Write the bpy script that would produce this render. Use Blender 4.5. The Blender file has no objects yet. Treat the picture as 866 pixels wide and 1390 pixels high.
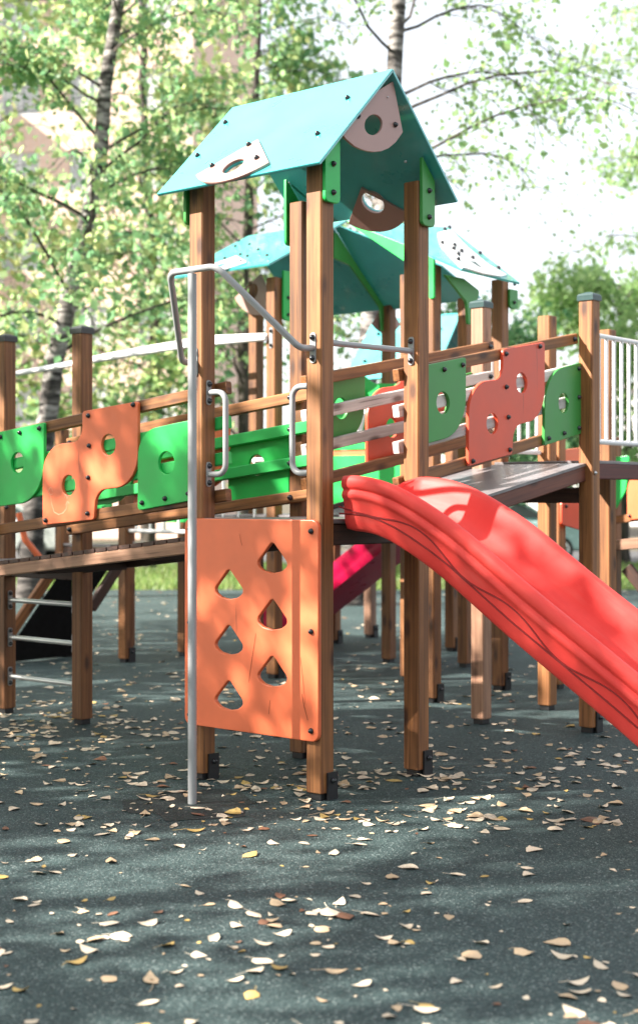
import bpy, bmesh, math, random
import numpy as np
from mathutils import Vector, Matrix, Quaternion
random.seed(7)
rng = np.random.default_rng(7)
sc = bpy.context.scene
COL = sc.collection
R = math.radians

# ------------------------------------------------------------------ camera
YAW = 49.96                      # the view runs between the +X and +Y axes of the play tower
FW = Vector((math.sin(R(YAW)), math.cos(R(YAW)), 0))
RT = Vector((math.cos(R(YAW)), -math.sin(R(YAW)), 0))
CAM = Vector((-5.359, -4.489, 1.475))
cd = bpy.data.cameras.new('camera')
cam = bpy.data.objects.new('camera', cd)
COL.objects.link(cam)
cam.location = CAM
cam.rotation_euler = (R(90), 0, -R(YAW))
cd.sensor_fit = 'HORIZONTAL'
cd.sensor_width = 24.0
cd.lens = 24.0 * 1951 / 866
cd.shift_y = -17.5 / 866
cd.clip_start, cd.clip_end = 0.1, 2000
cd.dof.use_dof = True
cd.dof.focus_distance = 7.0
cd.dof.aperture_fstop = 2.2
sc.camera = cam

def at(lat, dep, z=0.0):
    """a point of the park: lat metres right of the viewing axis, dep metres along it"""
    p = CAM + FW * dep + RT * lat
    return Vector((p.x, p.y, z))

# ------------------------------------------------------------------ sky and sun
SUN_EL = 36.0
sdir = Vector((-0.80, 0.60, 0)).normalized()
W = bpy.data.worlds.new('World')
sc.world = W
W.use_nodes = True
nt = W.node_tree
nt.nodes.clear()
wo = nt.nodes.new('ShaderNodeOutputWorld')
bg = nt.nodes.new('ShaderNodeBackground')
sky = nt.nodes.new('ShaderNodeTexSky')
sky.sky_type = 'NISHITA'
sky.sun_disc = False
sky.sun_elevation = R(SUN_EL)
sky.sun_rotation = math.atan2(sdir.x, sdir.y)
sky.air_density, sky.dust_density, sky.ozone_density = 1.0, 3.0, 1.0
mixn = nt.nodes.new('ShaderNodeMix')
mixn.data_type = 'RGBA'
mixn.inputs[0].default_value = 0.72             # thin bright cloud over the whole sky
mixn.inputs[7].default_value = (4.0, 4.05, 4.1, 1)
nt.links.new(sky.outputs[0], mixn.inputs[6])
nt.links.new(mixn.outputs[2], bg.inputs[0])
bg.inputs[1].default_value = 0.10
nt.links.new(bg.outputs[0], wo.inputs[0])

sl = bpy.data.lights.new('sun', 'SUN')
sl.energy = 5.0
sl.angle = R(0.55)
sl.color = (1.0, 0.93, 0.84)
so = bpy.data.objects.new('sun', sl)
COL.objects.link(so)
S = Vector((sdir.x * math.cos(R(SUN_EL)), sdir.y * math.cos(R(SUN_EL)), math.sin(R(SUN_EL))))
so.rotation_euler = (-S).to_track_quat('-Z', 'Y').to_euler()
so.location = (-20, 10, 20)

sc.view_settings.view_transform = 'Standard'
sc.view_settings.look = 'None'
sc.view_settings.exposure = 1.95
sc.view_settings.gamma = 1
sc.cycles.use_denoising = True
sc.cycles.max_bounces = 8
sc.cycles.transparent_max_bounces = 8
sc.cycles.caustics_reflective = False
sc.cycles.caustics_refractive = False

# ------------------------------------------------------------------ materials
def newmat(name):
    m = bpy.data.materials.new(name)
    m.use_nodes = True
    n = m.node_tree.nodes
    return m, n, m.node_tree.links, n['Principled BSDF']

def ramp(n, stops):
    r = n.new('ShaderNodeValToRGB')
    e = r.color_ramp.elements
    while len(e) < len(stops):
        e.new(0.5)
    for el, (p, c) in zip(e, stops):
        el.position = p
        el.color = (*c, 1)
    return r

def plain(name, col, rough=0.5, metal=0.0, var=0.12, scale=6.0, bump=0.0, bscale=60.0, spec=0.5, coat=0.0):
    m, n, l, b = newmat(name)
    tc = n.new('ShaderNodeTexCoord')
    nz = n.new('ShaderNodeTexNoise')
    nz.inputs['Scale'].default_value = scale
    nz.inputs['Detail'].default_value = 6
    l.new(tc.outputs['Object'], nz.inputs['Vector'])
    r = ramp(n, [(0.25, [c * (1 - var) for c in col]), (0.75, [min(1, c * (1 + var)) for c in col])])
    l.new(nz.outputs['Fac'], r.inputs[0])
    l.new(r.outputs[0], b.inputs['Base Color'])
    mr = n.new('ShaderNodeMapRange')
    mr.inputs['To Min'].default_value = max(0.03, rough - 0.1)
    mr.inputs['To Max'].default_value = min(1, rough + 0.1)
    l.new(nz.outputs['Fac'], mr.inputs['Value'])
    l.new(mr.outputs[0], b.inputs['Roughness'])
    b.inputs['Metallic'].default_value = metal
    b.inputs['Specular IOR Level'].default_value = spec
    b.inputs['Coat Weight'].default_value = coat
    if bump:
        n2 = n.new('ShaderNodeTexNoise')
        n2.inputs['Scale'].default_value = bscale
        n2.inputs['Detail'].default_value = 3
        l.new(tc.outputs['Object'], n2.inputs['Vector'])
        bp = n.new('ShaderNodeBump')
        bp.inputs['Strength'].default_value = bump
        bp.inputs['Distance'].default_value = 0.004
        l.new(n2.outputs['Fac'], bp.inputs['Height'])
        l.new(bp.outputs[0], b.inputs['Normal'])
    return m

def timber(name, dark, light, rough=0.55):
    """stained pine: grain runs along local Z, each piece shifted by its own random number"""
    m, n, l, b = newmat(name)
    tc = n.new('ShaderNodeTexCoord')
    oi = n.new('ShaderNodeObjectInfo')
    sep = n.new('ShaderNodeVectorMath'); sep.operation = 'MULTIPLY_ADD'
    cmb = n.new('ShaderNodeCombineXYZ')
    mul = n.new('ShaderNodeMath'); mul.operation = 'MULTIPLY'; mul.inputs[1].default_value = 37.0
    l.new(oi.outputs['Random'], mul.inputs[0])
    for k in range(3):
        l.new(mul.outputs[0], cmb.inputs[k])
    sep.inputs[1].default_value = (1, 1, 1)
    l.new(tc.outputs['Object'], sep.inputs[0])
    l.new(cmb.outputs[0], sep.inputs[2])
    mp = n.new('ShaderNodeMapping')
    mp.inputs['Scale'].default_value = (30, 30, 0.9)
    l.new(sep.outputs[0], mp.inputs['Vector'])
    nz = n.new('ShaderNodeTexNoise')
    nz.inputs['Scale'].default_value = 1.6
    nz.inputs['Detail'].default_value = 8
    nz.inputs['Distortion'].default_value = 0.5
    l.new(mp.outputs[0], nz.inputs['Vector'])
    r = ramp(n, [(0.30, dark), (0.50, [(a + c) / 2 for a, c in zip(dark, light)]), (0.70, light)])
    l.new(nz.outputs['Fac'], r.inputs[0])
    # broad tone drift along the piece
    n3 = n.new('ShaderNodeTexNoise'); n3.inputs['Scale'].default_value = 2.2; n3.inputs['Detail'].default_value = 4
    l.new(sep.outputs[0], n3.inputs['Vector'])
    r3 = ramp(n, [(0.3, (0.74, 0.72, 0.72)), (0.7, (1.16, 1.14, 1.1))])
    l.new(n3.outputs['Fac'], r3.inputs[0])
    mx = n.new('ShaderNodeMix'); mx.data_type = 'RGBA'; mx.blend_type = 'MULTIPLY'; mx.inputs[0].default_value = 1
    l.new(r.outputs[0], mx.inputs[6]); l.new(r3.outputs[0], mx.inputs[7])
    # knots
    mp2 = n.new('ShaderNodeMapping'); mp2.inputs['Scale'].default_value = (9, 9, 3.4)
    l.new(sep.outputs[0], mp2.inputs['Vector'])
    vo = n.new('ShaderNodeTexVoronoi'); vo.inputs['Scale'].default_value = 1.0
    l.new(mp2.outputs[0], vo.inputs['Vector'])
    rk = ramp(n, [(0.10, (0.22, 0.16, 0.14)), (0.20, (0.75, 0.7, 0.7)), (0.27, (1, 1, 1))])
    l.new(vo.outputs['Distance'], rk.inputs[0])
    mk = n.new('ShaderNodeMix'); mk.data_type = 'RGBA'; mk.blend_type = 'MULTIPLY'; mk.inputs[0].default_value = 0.9
    l.new(mx.outputs[2], mk.inputs[6]); l.new(rk.outputs[0], mk.inputs[7])
    # every piece a little lighter or darker
    mr = n.new('ShaderNodeMapRange'); mr.inputs['To Min'].default_value = 0.74; mr.inputs['To Max'].default_value = 1.18
    l.new(oi.outputs['Random'], mr.inputs['Value'])
    ml = n.new('ShaderNodeMix'); ml.data_type = 'RGBA'; ml.blend_type = 'MULTIPLY'; ml.inputs[0].default_value = 1
    l.new(mk.outputs[2], ml.inputs[6]); l.new(mr.outputs[0], ml.inputs[7])
    mp4 = n.new('ShaderNodeMapping'); mp4.inputs['Scale'].default_value = (42, 42, 1.1)
    l.new(sep.outputs[0], mp4.inputs['Vector'])
    n4 = n.new('ShaderNodeTexNoise'); n4.inputs['Scale'].default_value = 2.1; n4.inputs['Detail'].default_value = 2
    l.new(mp4.outputs[0], n4.inputs['Vector'])
    r4 = ramp(n, [(0.66, (1, 1, 1)), (0.71, (0.30, 0.26, 0.25))])
    l.new(n4.outputs['Fac'], r4.inputs[0])
    m4 = n.new('ShaderNodeMix'); m4.data_type = 'RGBA'; m4.blend_type = 'MULTIPLY'; m4.inputs[0].default_value = 0.8
    l.new(ml.outputs[2], m4.inputs[6]); l.new(r4.outputs[0], m4.inputs[7])
    l.new(m4.outputs[2], b.inputs['Base Color'])
    b.inputs['Roughness'].default_value = rough
    bp = n.new('ShaderNodeBump'); bp.inputs['Strength'].default_value = 0.25; bp.inputs['Distance'].default_value = 0.002
    l.new(nz.outputs['Fac'], bp.inputs['Height'])
    l.new(bp.outputs[0], b.inputs['Normal'])
    return m

def worn(name, col, wear, rough=0.35, scratch=True):
    """painted board: faint blotches and a few long scratches"""
    m, n, l, b = newmat(name)
    tc = n.new('ShaderNodeTexCoord')
    nz = n.new('ShaderNodeTexNoise'); nz.inputs['Scale'].default_value = 4.5; nz.inputs['Detail'].default_value = 7
    l.new(tc.outputs['Object'], nz.inputs['Vector'])
    r = ramp(n, [(0.3, [c * 0.9 for c in col]), (0.7, [min(1, c * 1.07) for c in col])])
    l.new(nz.outputs['Fac'], r.inputs[0])
    mp = n.new('ShaderNodeMapping')
    mp.inputs['Rotation'].default_value = (0.5, 0.4, 0.2)
    mp.inputs['Scale'].default_value = (11, 11, 1.0)
    l.new(tc.outputs['Object'], mp.inputs['Vector'])
    n2 = n.new('ShaderNodeTexNoise'); n2.inputs['Scale'].default_value = 2.0; n2.inputs['Detail'].default_value = 2
    l.new(mp.outputs[0], n2.inputs['Vector'])
    r2 = ramp(n, [(0.70, (0, 0, 0)), (0.735, (1, 1, 1))])
    l.new(n2.outputs['Fac'], r2.inputs[0])
    mx = n.new('ShaderNodeMix'); mx.data_type = 'RGBA'
    sc_ = n.new('ShaderNodeMath'); sc_.operation = 'MULTIPLY'; sc_.inputs[1].default_value = 0.5 if scratch else 0.0
    l.new(r2.outputs[0], sc_.inputs[0]); l.new(sc_.outputs[0], mx.inputs[0])
    l.new(r.outputs[0], mx.inputs[6]); mx.inputs[7].default_value = (*wear, 1)
    l.new(mx.outputs[2], b.inputs['Base Color'])
    mr = n.new('ShaderNodeMapRange'); mr.inputs['To Min'].default_value = rough - 0.08; mr.inputs['To Max'].default_value = rough + 0.14
    l.new(nz.outputs['Fac'], mr.inputs['Value']); l.new(mr.outputs[0], b.inputs['Roughness'])
    n4 = n.new('ShaderNodeTexNoise'); n4.inputs['Scale'].default_value = 180
    l.new(tc.outputs['Object'], n4.inputs['Vector'])
    bp = n.new('ShaderNodeBump'); bp.inputs['Strength'].default_value = 0.06; bp.inputs['Distance'].default_value = 0.001
    l.new(n4.outputs['Fac'], bp.inputs['Height']); l.new(bp.outputs[0], b.inputs['Normal'])
    return m

def foliage(name, cols, trans=0.55):
    """leaf faces: colour picked per leaf, light passes through"""
    m, n, l, b = newmat(name)
    g = n.new('ShaderNodeNewGeometry')
    st = [(i / max(1, len(cols) - 1), c) for i, c in enumerate(cols)]
    r = ramp(n, st)
    l.new(g.outputs['Random Per Island'], r.inputs[0])
    l.new(r.outputs[0], b.inputs['Base Color'])
    b.inputs['Roughness'].default_value = 0.5
    tr = n.new('ShaderNodeBsdfTranslucent')
    hs = n.new('ShaderNodeHueSaturation'); hs.inputs['Value'].default_value = 2.5; hs.inputs['Saturation'].default_value = 0.88
    l.new(r.outputs[0], hs.inputs['Color']); l.new(hs.outputs[0], tr.inputs['Color'])
    ms = n.new('ShaderNodeMixShader'); ms.inputs[0].default_value = trans
    l.new(b.outputs[0], ms.inputs[1]); l.new(tr.outputs[0], ms.inputs[2])
    l.new(ms.outputs[0], n['Material Output'].inputs['Surface'])
    return m

M = {}
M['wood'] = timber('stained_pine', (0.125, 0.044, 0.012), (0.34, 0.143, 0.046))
M['wood_red'] = timber('red_stained_pine', (0.085, 0.020, 0.012), (0.20, 0.058, 0.030))
M['wood_bounce_red'] = timber('slide_reddened_pine', (0.065, 0.009, 0.009), (0.15, 0.026, 0.020))  # dark red pine, reddened further in colour for light bounced off the slide
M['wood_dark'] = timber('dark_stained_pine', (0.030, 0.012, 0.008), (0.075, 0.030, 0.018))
M['wood_pale'] = timber('greyed_pine', (0.20, 0.10, 0.058), (0.40, 0.23, 0.15))
M['wood_white'] = timber('white_glazed_pine', (0.50, 0.44, 0.42), (0.74, 0.67, 0.64))
M['orange'] = worn('orange_board', (0.80, 0.172, 0.070), (0.30, 0.06, 0.03))
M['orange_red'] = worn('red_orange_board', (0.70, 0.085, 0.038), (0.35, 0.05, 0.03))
M['green'] = worn('bright_green_board', (0.018, 0.46, 0.085), (0.25, 0.6, 0.3), scratch=False)
M['green_rail'] = plain('green_paint', (0.03, 0.47, 0.10), 0.45, var=0.1, scale=10)
M['green_shaded'] = worn('shaded_green_board', (0.045, 0.26, 0.05), (0.2, 0.4, 0.2), scratch=False)  # same green, darkened in colour where boards and straps face away from the sun
M['teal'] = plain('teal_laminate', (0.05, 0.41, 0.405), 0.3, var=0.16, scale=4, spec=0.9, coat=0.6)
M['plate'] = plain('pinkish_white_laminate', (0.40, 0.235, 0.205), 0.35, var=0.05, scale=4)
M['plate_white'] = plain('white_laminate', (0.78, 0.78, 0.78), 0.35, var=0.05, scale=4)
M['red'] = plain('red_polyethylene', (0.66, 0.032, 0.028), 0.50, var=0.16, scale=5.0, bump=0.10, bscale=160, spec=0.4)
def slide_plastic():
    m, n, l, b = newmat('worn_red_polyethylene')
    tc = n.new('ShaderNodeTexCoord')
    def nz(scale, vec, det=5):
        mp = n.new('ShaderNodeMapping'); mp.inputs['Scale'].default_value = vec
        l.new(tc.outputs['Object'], mp.inputs['Vector'])
        q = n.new('ShaderNodeTexNoise'); q.inputs['Scale'].default_value = scale; q.inputs['Detail'].default_value = det
        l.new(mp.outputs[0], q.inputs['Vector'])
        return q
    blotch = nz(5, (1, 1, 1)); streak = nz(1.5, (55, 2.2, 2.2), 3); fine = nz(160, (1, 1, 1), 2)
    r = ramp(n, [(0.3, (0.70, 0.048, 0.041)), (0.7, (0.82, 0.072, 0.060))])
    l.new(blotch.outputs['Fac'], r.inputs[0])
    r2 = ramp(n, [(0.58, (0, 0, 0)), (0.72, (1, 1, 1))])
    l.new(streak.outputs['Fac'], r2.inputs[0])
    k = n.new('ShaderNodeMath'); k.operation = 'MULTIPLY'; k.inputs[1].default_value = 0.30
    l.new(r2.outputs[0], k.inputs[0])
    mx = n.new('ShaderNodeMix'); mx.data_type = 'RGBA'
    l.new(k.outputs[0], mx.inputs[0]); l.new(r.outputs[0], mx.inputs[6]); mx.inputs[7].default_value = (0.74, 0.12, 0.10, 1)
    l.new(mx.outputs[2], b.inputs['Base Color'])
    mr = n.new('ShaderNodeMapRange'); mr.inputs['To Min'].default_value = 0.42; mr.inputs['To Max'].default_value = 0.66
    l.new(streak.outputs['Fac'], mr.inputs['Value']); l.new(mr.outputs[0], b.inputs['Roughness'])
    b.inputs['Specular IOR Level'].default_value = 0.25
    bp = n.new('ShaderNodeBump'); bp.inputs['Strength'].default_value = 0.12; bp.inputs['Distance'].default_value = 0.003
    l.new(fine.outputs['Fac'], bp.inputs['Height']); l.new(bp.outputs[0], b.inputs['Normal'])
    return m
M['red'] = slide_plastic()
M['red_line'] = plain('red_polyethylene_groove_shadow', (0.22, 0.008, 0.008), 0.6)  # shadow of the moulded wave lines put into the dark red
M['magenta'] = plain('crimson_polyethylene', (0.55, 0.006, 0.06), 0.3, spec=0.5)
M['tube'] = plain('grey_painted_steel_tube', (0.31, 0.315, 0.32), 0.33, var=0.05, scale=9, spec=0.6)
M['tube_white'] = plain('white_painted_steel_tube', (0.82, 0.80, 0.80), 0.33, var=0.04, scale=9)
M['bracket'] = plain('black_powder_coated_steel', (0.018, 0.018, 0.02), 0.45, spec=0.4)
M['bolt'] = plain('black_plastic_cap', (0.012, 0.014, 0.018), 0.28, spec=0.6)
M['cap'] = plain('dark_green_plastic_cap', (0.014, 0.045, 0.045), 0.35)
M['cap_black'] = plain('black_plastic_post_cap', (0.016, 0.02, 0.022), 0.35)
M['steel'] = plain('galvanised_steel', (0.55, 0.56, 0.57), 0.35, metal=0.8)
M['deck'] = plain('grey_brown_phenolic_deck', (0.16, 0.145, 0.15), 0.36, var=0.3, scale=14, bump=0.1)
M['chalk'] = plain('pale_chalk', (0.80, 0.42, 0.27), 0.9)
M['scratch'] = plain('dark_scratch', (0.33, 0.07, 0.025), 0.8)
M['black'] = plain('black_rubber', (0.006, 0.006, 0.006), 0.85, var=0.5, scale=14, spec=0.12)

# ------------------------------------------------------------------ object helpers
WP = {}
def wpos(o):
    return WP.get(o.name, Vector((0, 0, 0)))

def link(o, parent, origin):
    COL.objects.link(o)
    WP[o.name] = Vector(origin)
    if parent is not None:
        o.parent = parent
        o.location = Vector(origin) - wpos(parent)
    else:
        o.location = origin
    return o

def tag(o, label=None, cat=None, group=None, kind=None):
    if label: o['label'] = label
    if cat: o['category'] = cat
    if group: o['group'] = group
    if kind: o['kind'] = kind
    return o

def thing(name, loc, label, cat, group=None):
    o = bpy.data.objects.new(name, None)
    o.empty_display_size = 0.2
    link(o, None, loc)
    return tag(o, label, cat, group)

def smooth(me, ang=35):
    for p in me.polygons:
        p.use_smooth = True
    me.set_sharp_from_angle(angle=R(ang))

def mesh_obj(name, verts, faces, mat, parent=None, origin=None, sm=None):
    """verts in world space; the object's origin sits at 'origin' (default: centre of the points)"""
    v = np.asarray(verts, float).reshape(-1, 3)
    if origin is None:
        origin = (v.min(0) + v.max(0)) / 2
    v = v - np.asarray(origin)
    me = bpy.data.meshes.new(name)
    me.from_pydata([tuple(x) for x in v], [], faces)
    me.materials.append(mat)
    me.update()
    if sm: smooth(me, sm)
    o = bpy.data.objects.new(name, me)
    return link(o, parent, Vector(origin))

def fixnorm(o):
    bm = bmesh.new(); bm.from_mesh(o.data)
    bmesh.ops.recalc_face_normals(bm, faces=bm.faces)
    bm.to_mesh(o.data); bm.free()
    return o

def beam(name, p0, p1, w, h, mat, parent=None, up=(0, 0, 1), ch=0.006):
    """timber of section w (sideways) x h (towards 'up') with chamfered long edges; local Z runs along it"""
    p0, p1 = Vector(p0), Vector(p1)
    z = (p1 - p0); L = z.length; z.normalize()
    u = Vector(up)
    if abs(u.dot(z)) > 0.95: u = Vector((0, 1, 0))
    x = u.cross(z).normalized(); y = z.cross(x)
    a, b = w / 2, h / 2
    sec = [(-a + ch, -b), (a - ch, -b), (a, -b + ch), (a, b - ch), (a - ch, b), (-a + ch, b), (-a, b - ch), (-a, -b + ch)]
    V, Fc = [], []
    e = ch * 0.6
    rings = [(0, 1 - e / max(a, b)), (e, 1), (L - e, 1), (L, 1 - e / max(a, b))]
    for zz, k in rings:
        V += [(sx * k, sy * k, zz) for sx, sy in sec]
    for q in range(3):
        for i in range(8):
            j = (i + 1) % 8
            Fc.append((q * 8 + i, q * 8 + j, q * 8 + 8 + j, q * 8 + 8 + i))
    Fc.append(tuple(range(7, -1, -1))); Fc.append(tuple(range(24, 32)))
    me = bpy.data.meshes.new(name)
    me.from_pydata(V, [], Fc); me.materials.append(mat); me.update()
    o = bpy.data.objects.new(name, me)
    m = Matrix((x, y, z)).transposed()
    link(o, parent, p0)
    o.rotation_mode = 'QUATERNION'
    o.rotation_quaternion = m.to_quaternion()
    return o

def box(name, lo, hi, mat, parent=None, ch=0.004):
    lo, hi = Vector(lo), Vector(hi)
    bm = bmesh.new()
    bmesh.ops.create_cube(bm, size=1)
    c = (lo + hi) / 2; s = hi - lo
    for v in bm.verts:
        v.co = Vector((v.co.x * s.x, v.co.y * s.y, v.co.z * s.z))
    c_ = min(ch, min(s) * 0.3)
    if c_ > 0:
        bmesh.ops.bevel(bm, geom=list(bm.edges), offset=c_, segments=1, affect='EDGES')
    me = bpy.data.meshes.new(name); bm.to_mesh(me); bm.free()
    me.materials.append(mat)
    return link(bpy.data.objects.new(name, me), parent, c)

def fillet(pts, rad, seg=6, closed=True):
    """round the corners of a polyline; rad: number or list"""
    P = [Vector(p) for p in pts]; n = len(P); out = []
    for i, p in enumerate(P):
        r = rad[i] if isinstance(rad, (list, tuple)) else rad
        if (not closed and i in (0, n - 1)) or r <= 0:
            out.append(p.copy()); continue
        a = P[i - 1] - p; b = P[(i + 1) % n] - p
        la, lb = a.length, b.length
        if la < 1e-6 or lb < 1e-6: out.append(p.copy()); continue
        a /= la; b /= lb
        ang = a.angle(b)
        if ang > math.pi - 0.02: out.append(p.copy()); continue
        t = min(r / math.tan(ang / 2), la * 0.49, lb * 0.49)
        rr = t * math.tan(ang / 2)
        c = p + (a + b).normalized() * (rr / math.sin(ang / 2))
        s0 = p + a * t - c; s1 = p + b * t - c
        tot = s0.angle(s1)
        for k in range(seg + 1):
            f = k / seg
            v = (s0 * math.sin((1 - f) * tot) + s1 * math.sin(f * tot)) / math.sin(tot)
            out.append(c + v)
    return out

def tube(name, pts, r, mat, parent=None, rad=0.0, seg=10, bend=6):
    P = [Vector(p) for p in pts]
    if rad: P = fillet(P, rad, bend, closed=False)
    n = len(P)
    T = []
    for i in range(n):
        a = P[max(0, i - 1)]; b = P[min(n - 1, i + 1)]
        T.append((b - a).normalized())
    u = Vector((0, 0, 1))
    if abs(u.dot(T[0])) > 0.9: u = Vector((1, 0, 0))
    u = (u - T[0] * u.dot(T[0])).normalized()
    V, Fc = [], []
    for i in range(n):
        u = (u - T[i] * u.dot(T[i])).normalized()
        w = T[i].cross(u)
        rr = r[i] if isinstance(r, (list, tuple)) else r
        for k in range(seg):
            an = 2 * math.pi * k / seg
            V.append(P[i] + (u * math.cos(an) + w * math.sin(an)) * rr)
    for i in range(n - 1):
        for k in range(seg):
            k2 = (k + 1) % seg
            Fc.append((i * seg + k, i * seg + k2, (i + 1) * seg + k2, (i + 1) * seg + k))
    Fc.append(tuple(range(seg - 1, -1, -1))); Fc.append(tuple(range((n - 1) * seg, n * seg)))
    return mesh_obj(name, V, Fc, mat, parent, sm=50)

def panel(name, poly, org, U, V, t, mat, parent=None, holes=(), bev=0.0035, mat_edge=None):
    """board cut to a 2D outline (with holes), thickness t, in the plane org + U,V; front side is U x V"""
    U, V = Vector(U).normalized(), Vector(V).normalized()
    N = U.cross(V)
    cu = bpy.data.curves.new('tmp', 'CURVE')
    cu.dimensions = '2D'; cu.fill_mode = 'BOTH'
    xs = [p[0] for p in poly]; ys = [p[1] for p in poly]
    cx, cy = (min(xs) + max(xs)) / 2, (min(ys) + max(ys)) / 2
    for loop in [poly] + list(holes):
        sp = cu.splines.new('POLY')
        sp.points.add(len(loop) - 1)
        for q, p in zip(sp.points, loop):
            q.co = (p[0] - cx, p[1] - cy, 0, 1)
        sp.use_cyclic_u = True
    cu.extrude = t / 2 - bev
    cu.bevel_depth = bev
    cu.bevel_resolution = 1
    cu.offset = -bev
    ob = bpy.data.objects.new('tmp', cu)
    me = bpy.data.meshes.new_from_object(ob)
    bpy.data.objects.remove(ob); bpy.data.curves.remove(cu)
    me.name = name
    me.materials.clear(); me.materials.append(mat)
    m = Matrix((U, V, N)).transposed().to_4x4()
    me.transform(m)
    smooth(me, 40)
    o = bpy.data.objects.new(name, me)
    return link(o, parent, Vector(org) + U * cx + V * cy)

def circ(cx, cy, r, n=20):
    return [(cx + r * math.cos(2 * math.pi * k / n), cy + r * math.sin(2 * math.pi * k / n)) for k in range(n)]

def f2(pts, rad, seg=7):
    return [(p.x, p.y) for p in fillet([Vector((a, b, 0)) for a, b in pts], rad, seg)]

# bolt caps: one shared dome with a washer rim
def dome_mesh(name, mat, k=1.0):
    prof = [(0.0135, 0.0), (0.0150, 0.003), (0.0140, 0.006), (0.0115, 0.0085), (0.0105, 0.013), (0.0075, 0.0165), (0.0, 0.018)]
    V, Fc = [], []; n = 12
    for r, z in prof[:-1]:
        V += [(r * k * math.cos(2 * math.pi * i / n), r * k * math.sin(2 * math.pi * i / n), z * k) for i in range(n)]
    V.append((0, 0, prof[-1][1] * k))
    for q in range(len(prof) - 2):
        for i in range(n):
            j = (i + 1) % n
            Fc.append((q * n + i, q * n + j, q * n + n + j, q * n + n + i))
    q = len(prof) - 2
    for i in range(n):
        Fc.append((q * n + i, q * n + (i + 1) % n, len(V) - 1))
    me = bpy.data.meshes.new(name)
    me.from_pydata(V, [], Fc); me.materials.append(mat); me.update()
    smooth(me, 60)
    return me
BOLT = dome_mesh('bolt_cap', M['bolt'])
BOLT_S = dome_mesh('steel_bolt', M['steel'], 0.6)
def bolt(pos, nrm, parent, me=None, s=1.0, name='bolt_cap'):
    o = bpy.data.objects.new(name, me or BOLT)
    link(o, parent, Vector(pos))
    o.rotation_mode = 'QUATERNION'
    o.rotation_quaternion = Vector(nrm).to_track_quat('Z', 'Y')
    if s != 1: o.scale = (s, s, s)
    return o

def post(parent, x, y, top, mat='wood', w=0.1, cap=None, foot='plain', name='post'):
    """square timber post whose near corner stands at x, y"""
    cx, cy = x + w / 2, y + w / 2
    p = beam(name, (cx, cy, 0.035), (cx, cy, top), w, w, M[mat], parent, up=(0, 1, 0), ch=0.007)
    k = 0.012
    if foot:
        f = box('foot', (x + k, y + k, 0.0), (x + w - k, y + w - k, 0.036), M['bracket'], p, 0.002)
        f.location = Vector((0, 0, -0.017))
        f.location = p.rotation_quaternion.inverted() @ (Vector((cx, cy, 0.018)) - Vector((cx, cy, 0.035)))
        f.rotation_mode = 'QUATERNION'; f.rotation_quaternion = p.rotation_quaternion.inverted()
    if foot == 'bracket':
        V, Fc = [], []
        def bx(lo, hi):
            s = len(V)
            for a in range(8):
                V.append(((lo, hi)[a & 1][0], (lo, hi)[(a >> 1) & 1][1], (lo, hi)[(a >> 2) & 1][2]))
            for f_ in ((0, 2, 3, 1), (4, 5, 7, 6), (0, 1, 5, 4), (2, 6, 7, 3), (0, 4, 6, 2), (1, 3, 7, 5)):
                Fc.append(tuple(s + i for i in f_))
        bx((x + 0.040, y - 0.012, 0.0), (x + w + 0.014, y - 0.0005, 0.135))
        bx((x + w + 0.0005, y - 0.0004, 0.0), (x + w + 0.014, y + 0.07, 0.135))
        mesh_obj('steel_bracket', V, Fc, M['bracket'], parent)
        bolt((x + 0.076, y - 0.012, 0.095), (0, -1, 0), parent)
    if cap:
        c = 0.007
        V = []
        for z, e in ((top - 0.016, c), (top + 0.016, c), (top + 0.026, c - 0.006), (top + 0.040, -0.034)):
            V += [(x - e, y - e, z), (x + w + e, y - e, z), (x + w + e, y + w + e, z), (x - e, y + w + e, z)]
        Fc = []
        for q in range(3):
            for i in range(4):
                j = (i + 1) % 4
                Fc.append((q * 4 + i, q * 4 + j, q * 4 + 4 + j, q * 4 + 4 + i))
        Fc.append((12, 13, 14, 15)); Fc.append((3, 2, 1, 0))
        mesh_obj('post_cap', V, Fc, M[cap], parent)
    return p

# ================================================================== FRONT TOWER
T1 = thing('play_tower', (0.45, 0.45, 0), 'tall front play tower with teal gable roof, orange climbing board and white pole', 'play tower')
for (x, y) in ((0, 0), (0, 0.81), (0.80, 0), (0.80, 0.81)):
    post(T1, x, y, 3.165, foot='bracket')
# deck and its beams
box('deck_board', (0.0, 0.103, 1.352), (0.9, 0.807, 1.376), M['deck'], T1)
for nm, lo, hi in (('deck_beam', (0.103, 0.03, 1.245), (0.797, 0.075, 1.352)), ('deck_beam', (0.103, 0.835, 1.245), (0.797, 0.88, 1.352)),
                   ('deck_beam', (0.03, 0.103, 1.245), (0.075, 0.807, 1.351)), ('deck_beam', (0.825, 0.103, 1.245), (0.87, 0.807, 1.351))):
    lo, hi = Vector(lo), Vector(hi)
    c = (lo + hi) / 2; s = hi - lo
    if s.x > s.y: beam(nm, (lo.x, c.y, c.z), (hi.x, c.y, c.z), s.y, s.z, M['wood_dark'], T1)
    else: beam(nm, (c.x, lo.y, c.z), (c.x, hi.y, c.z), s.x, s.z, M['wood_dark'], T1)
box('deck_board', (0.103, 0.010, 1.354), (0.797, 0.1025, 1.377), M['deck'], T1)
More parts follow.
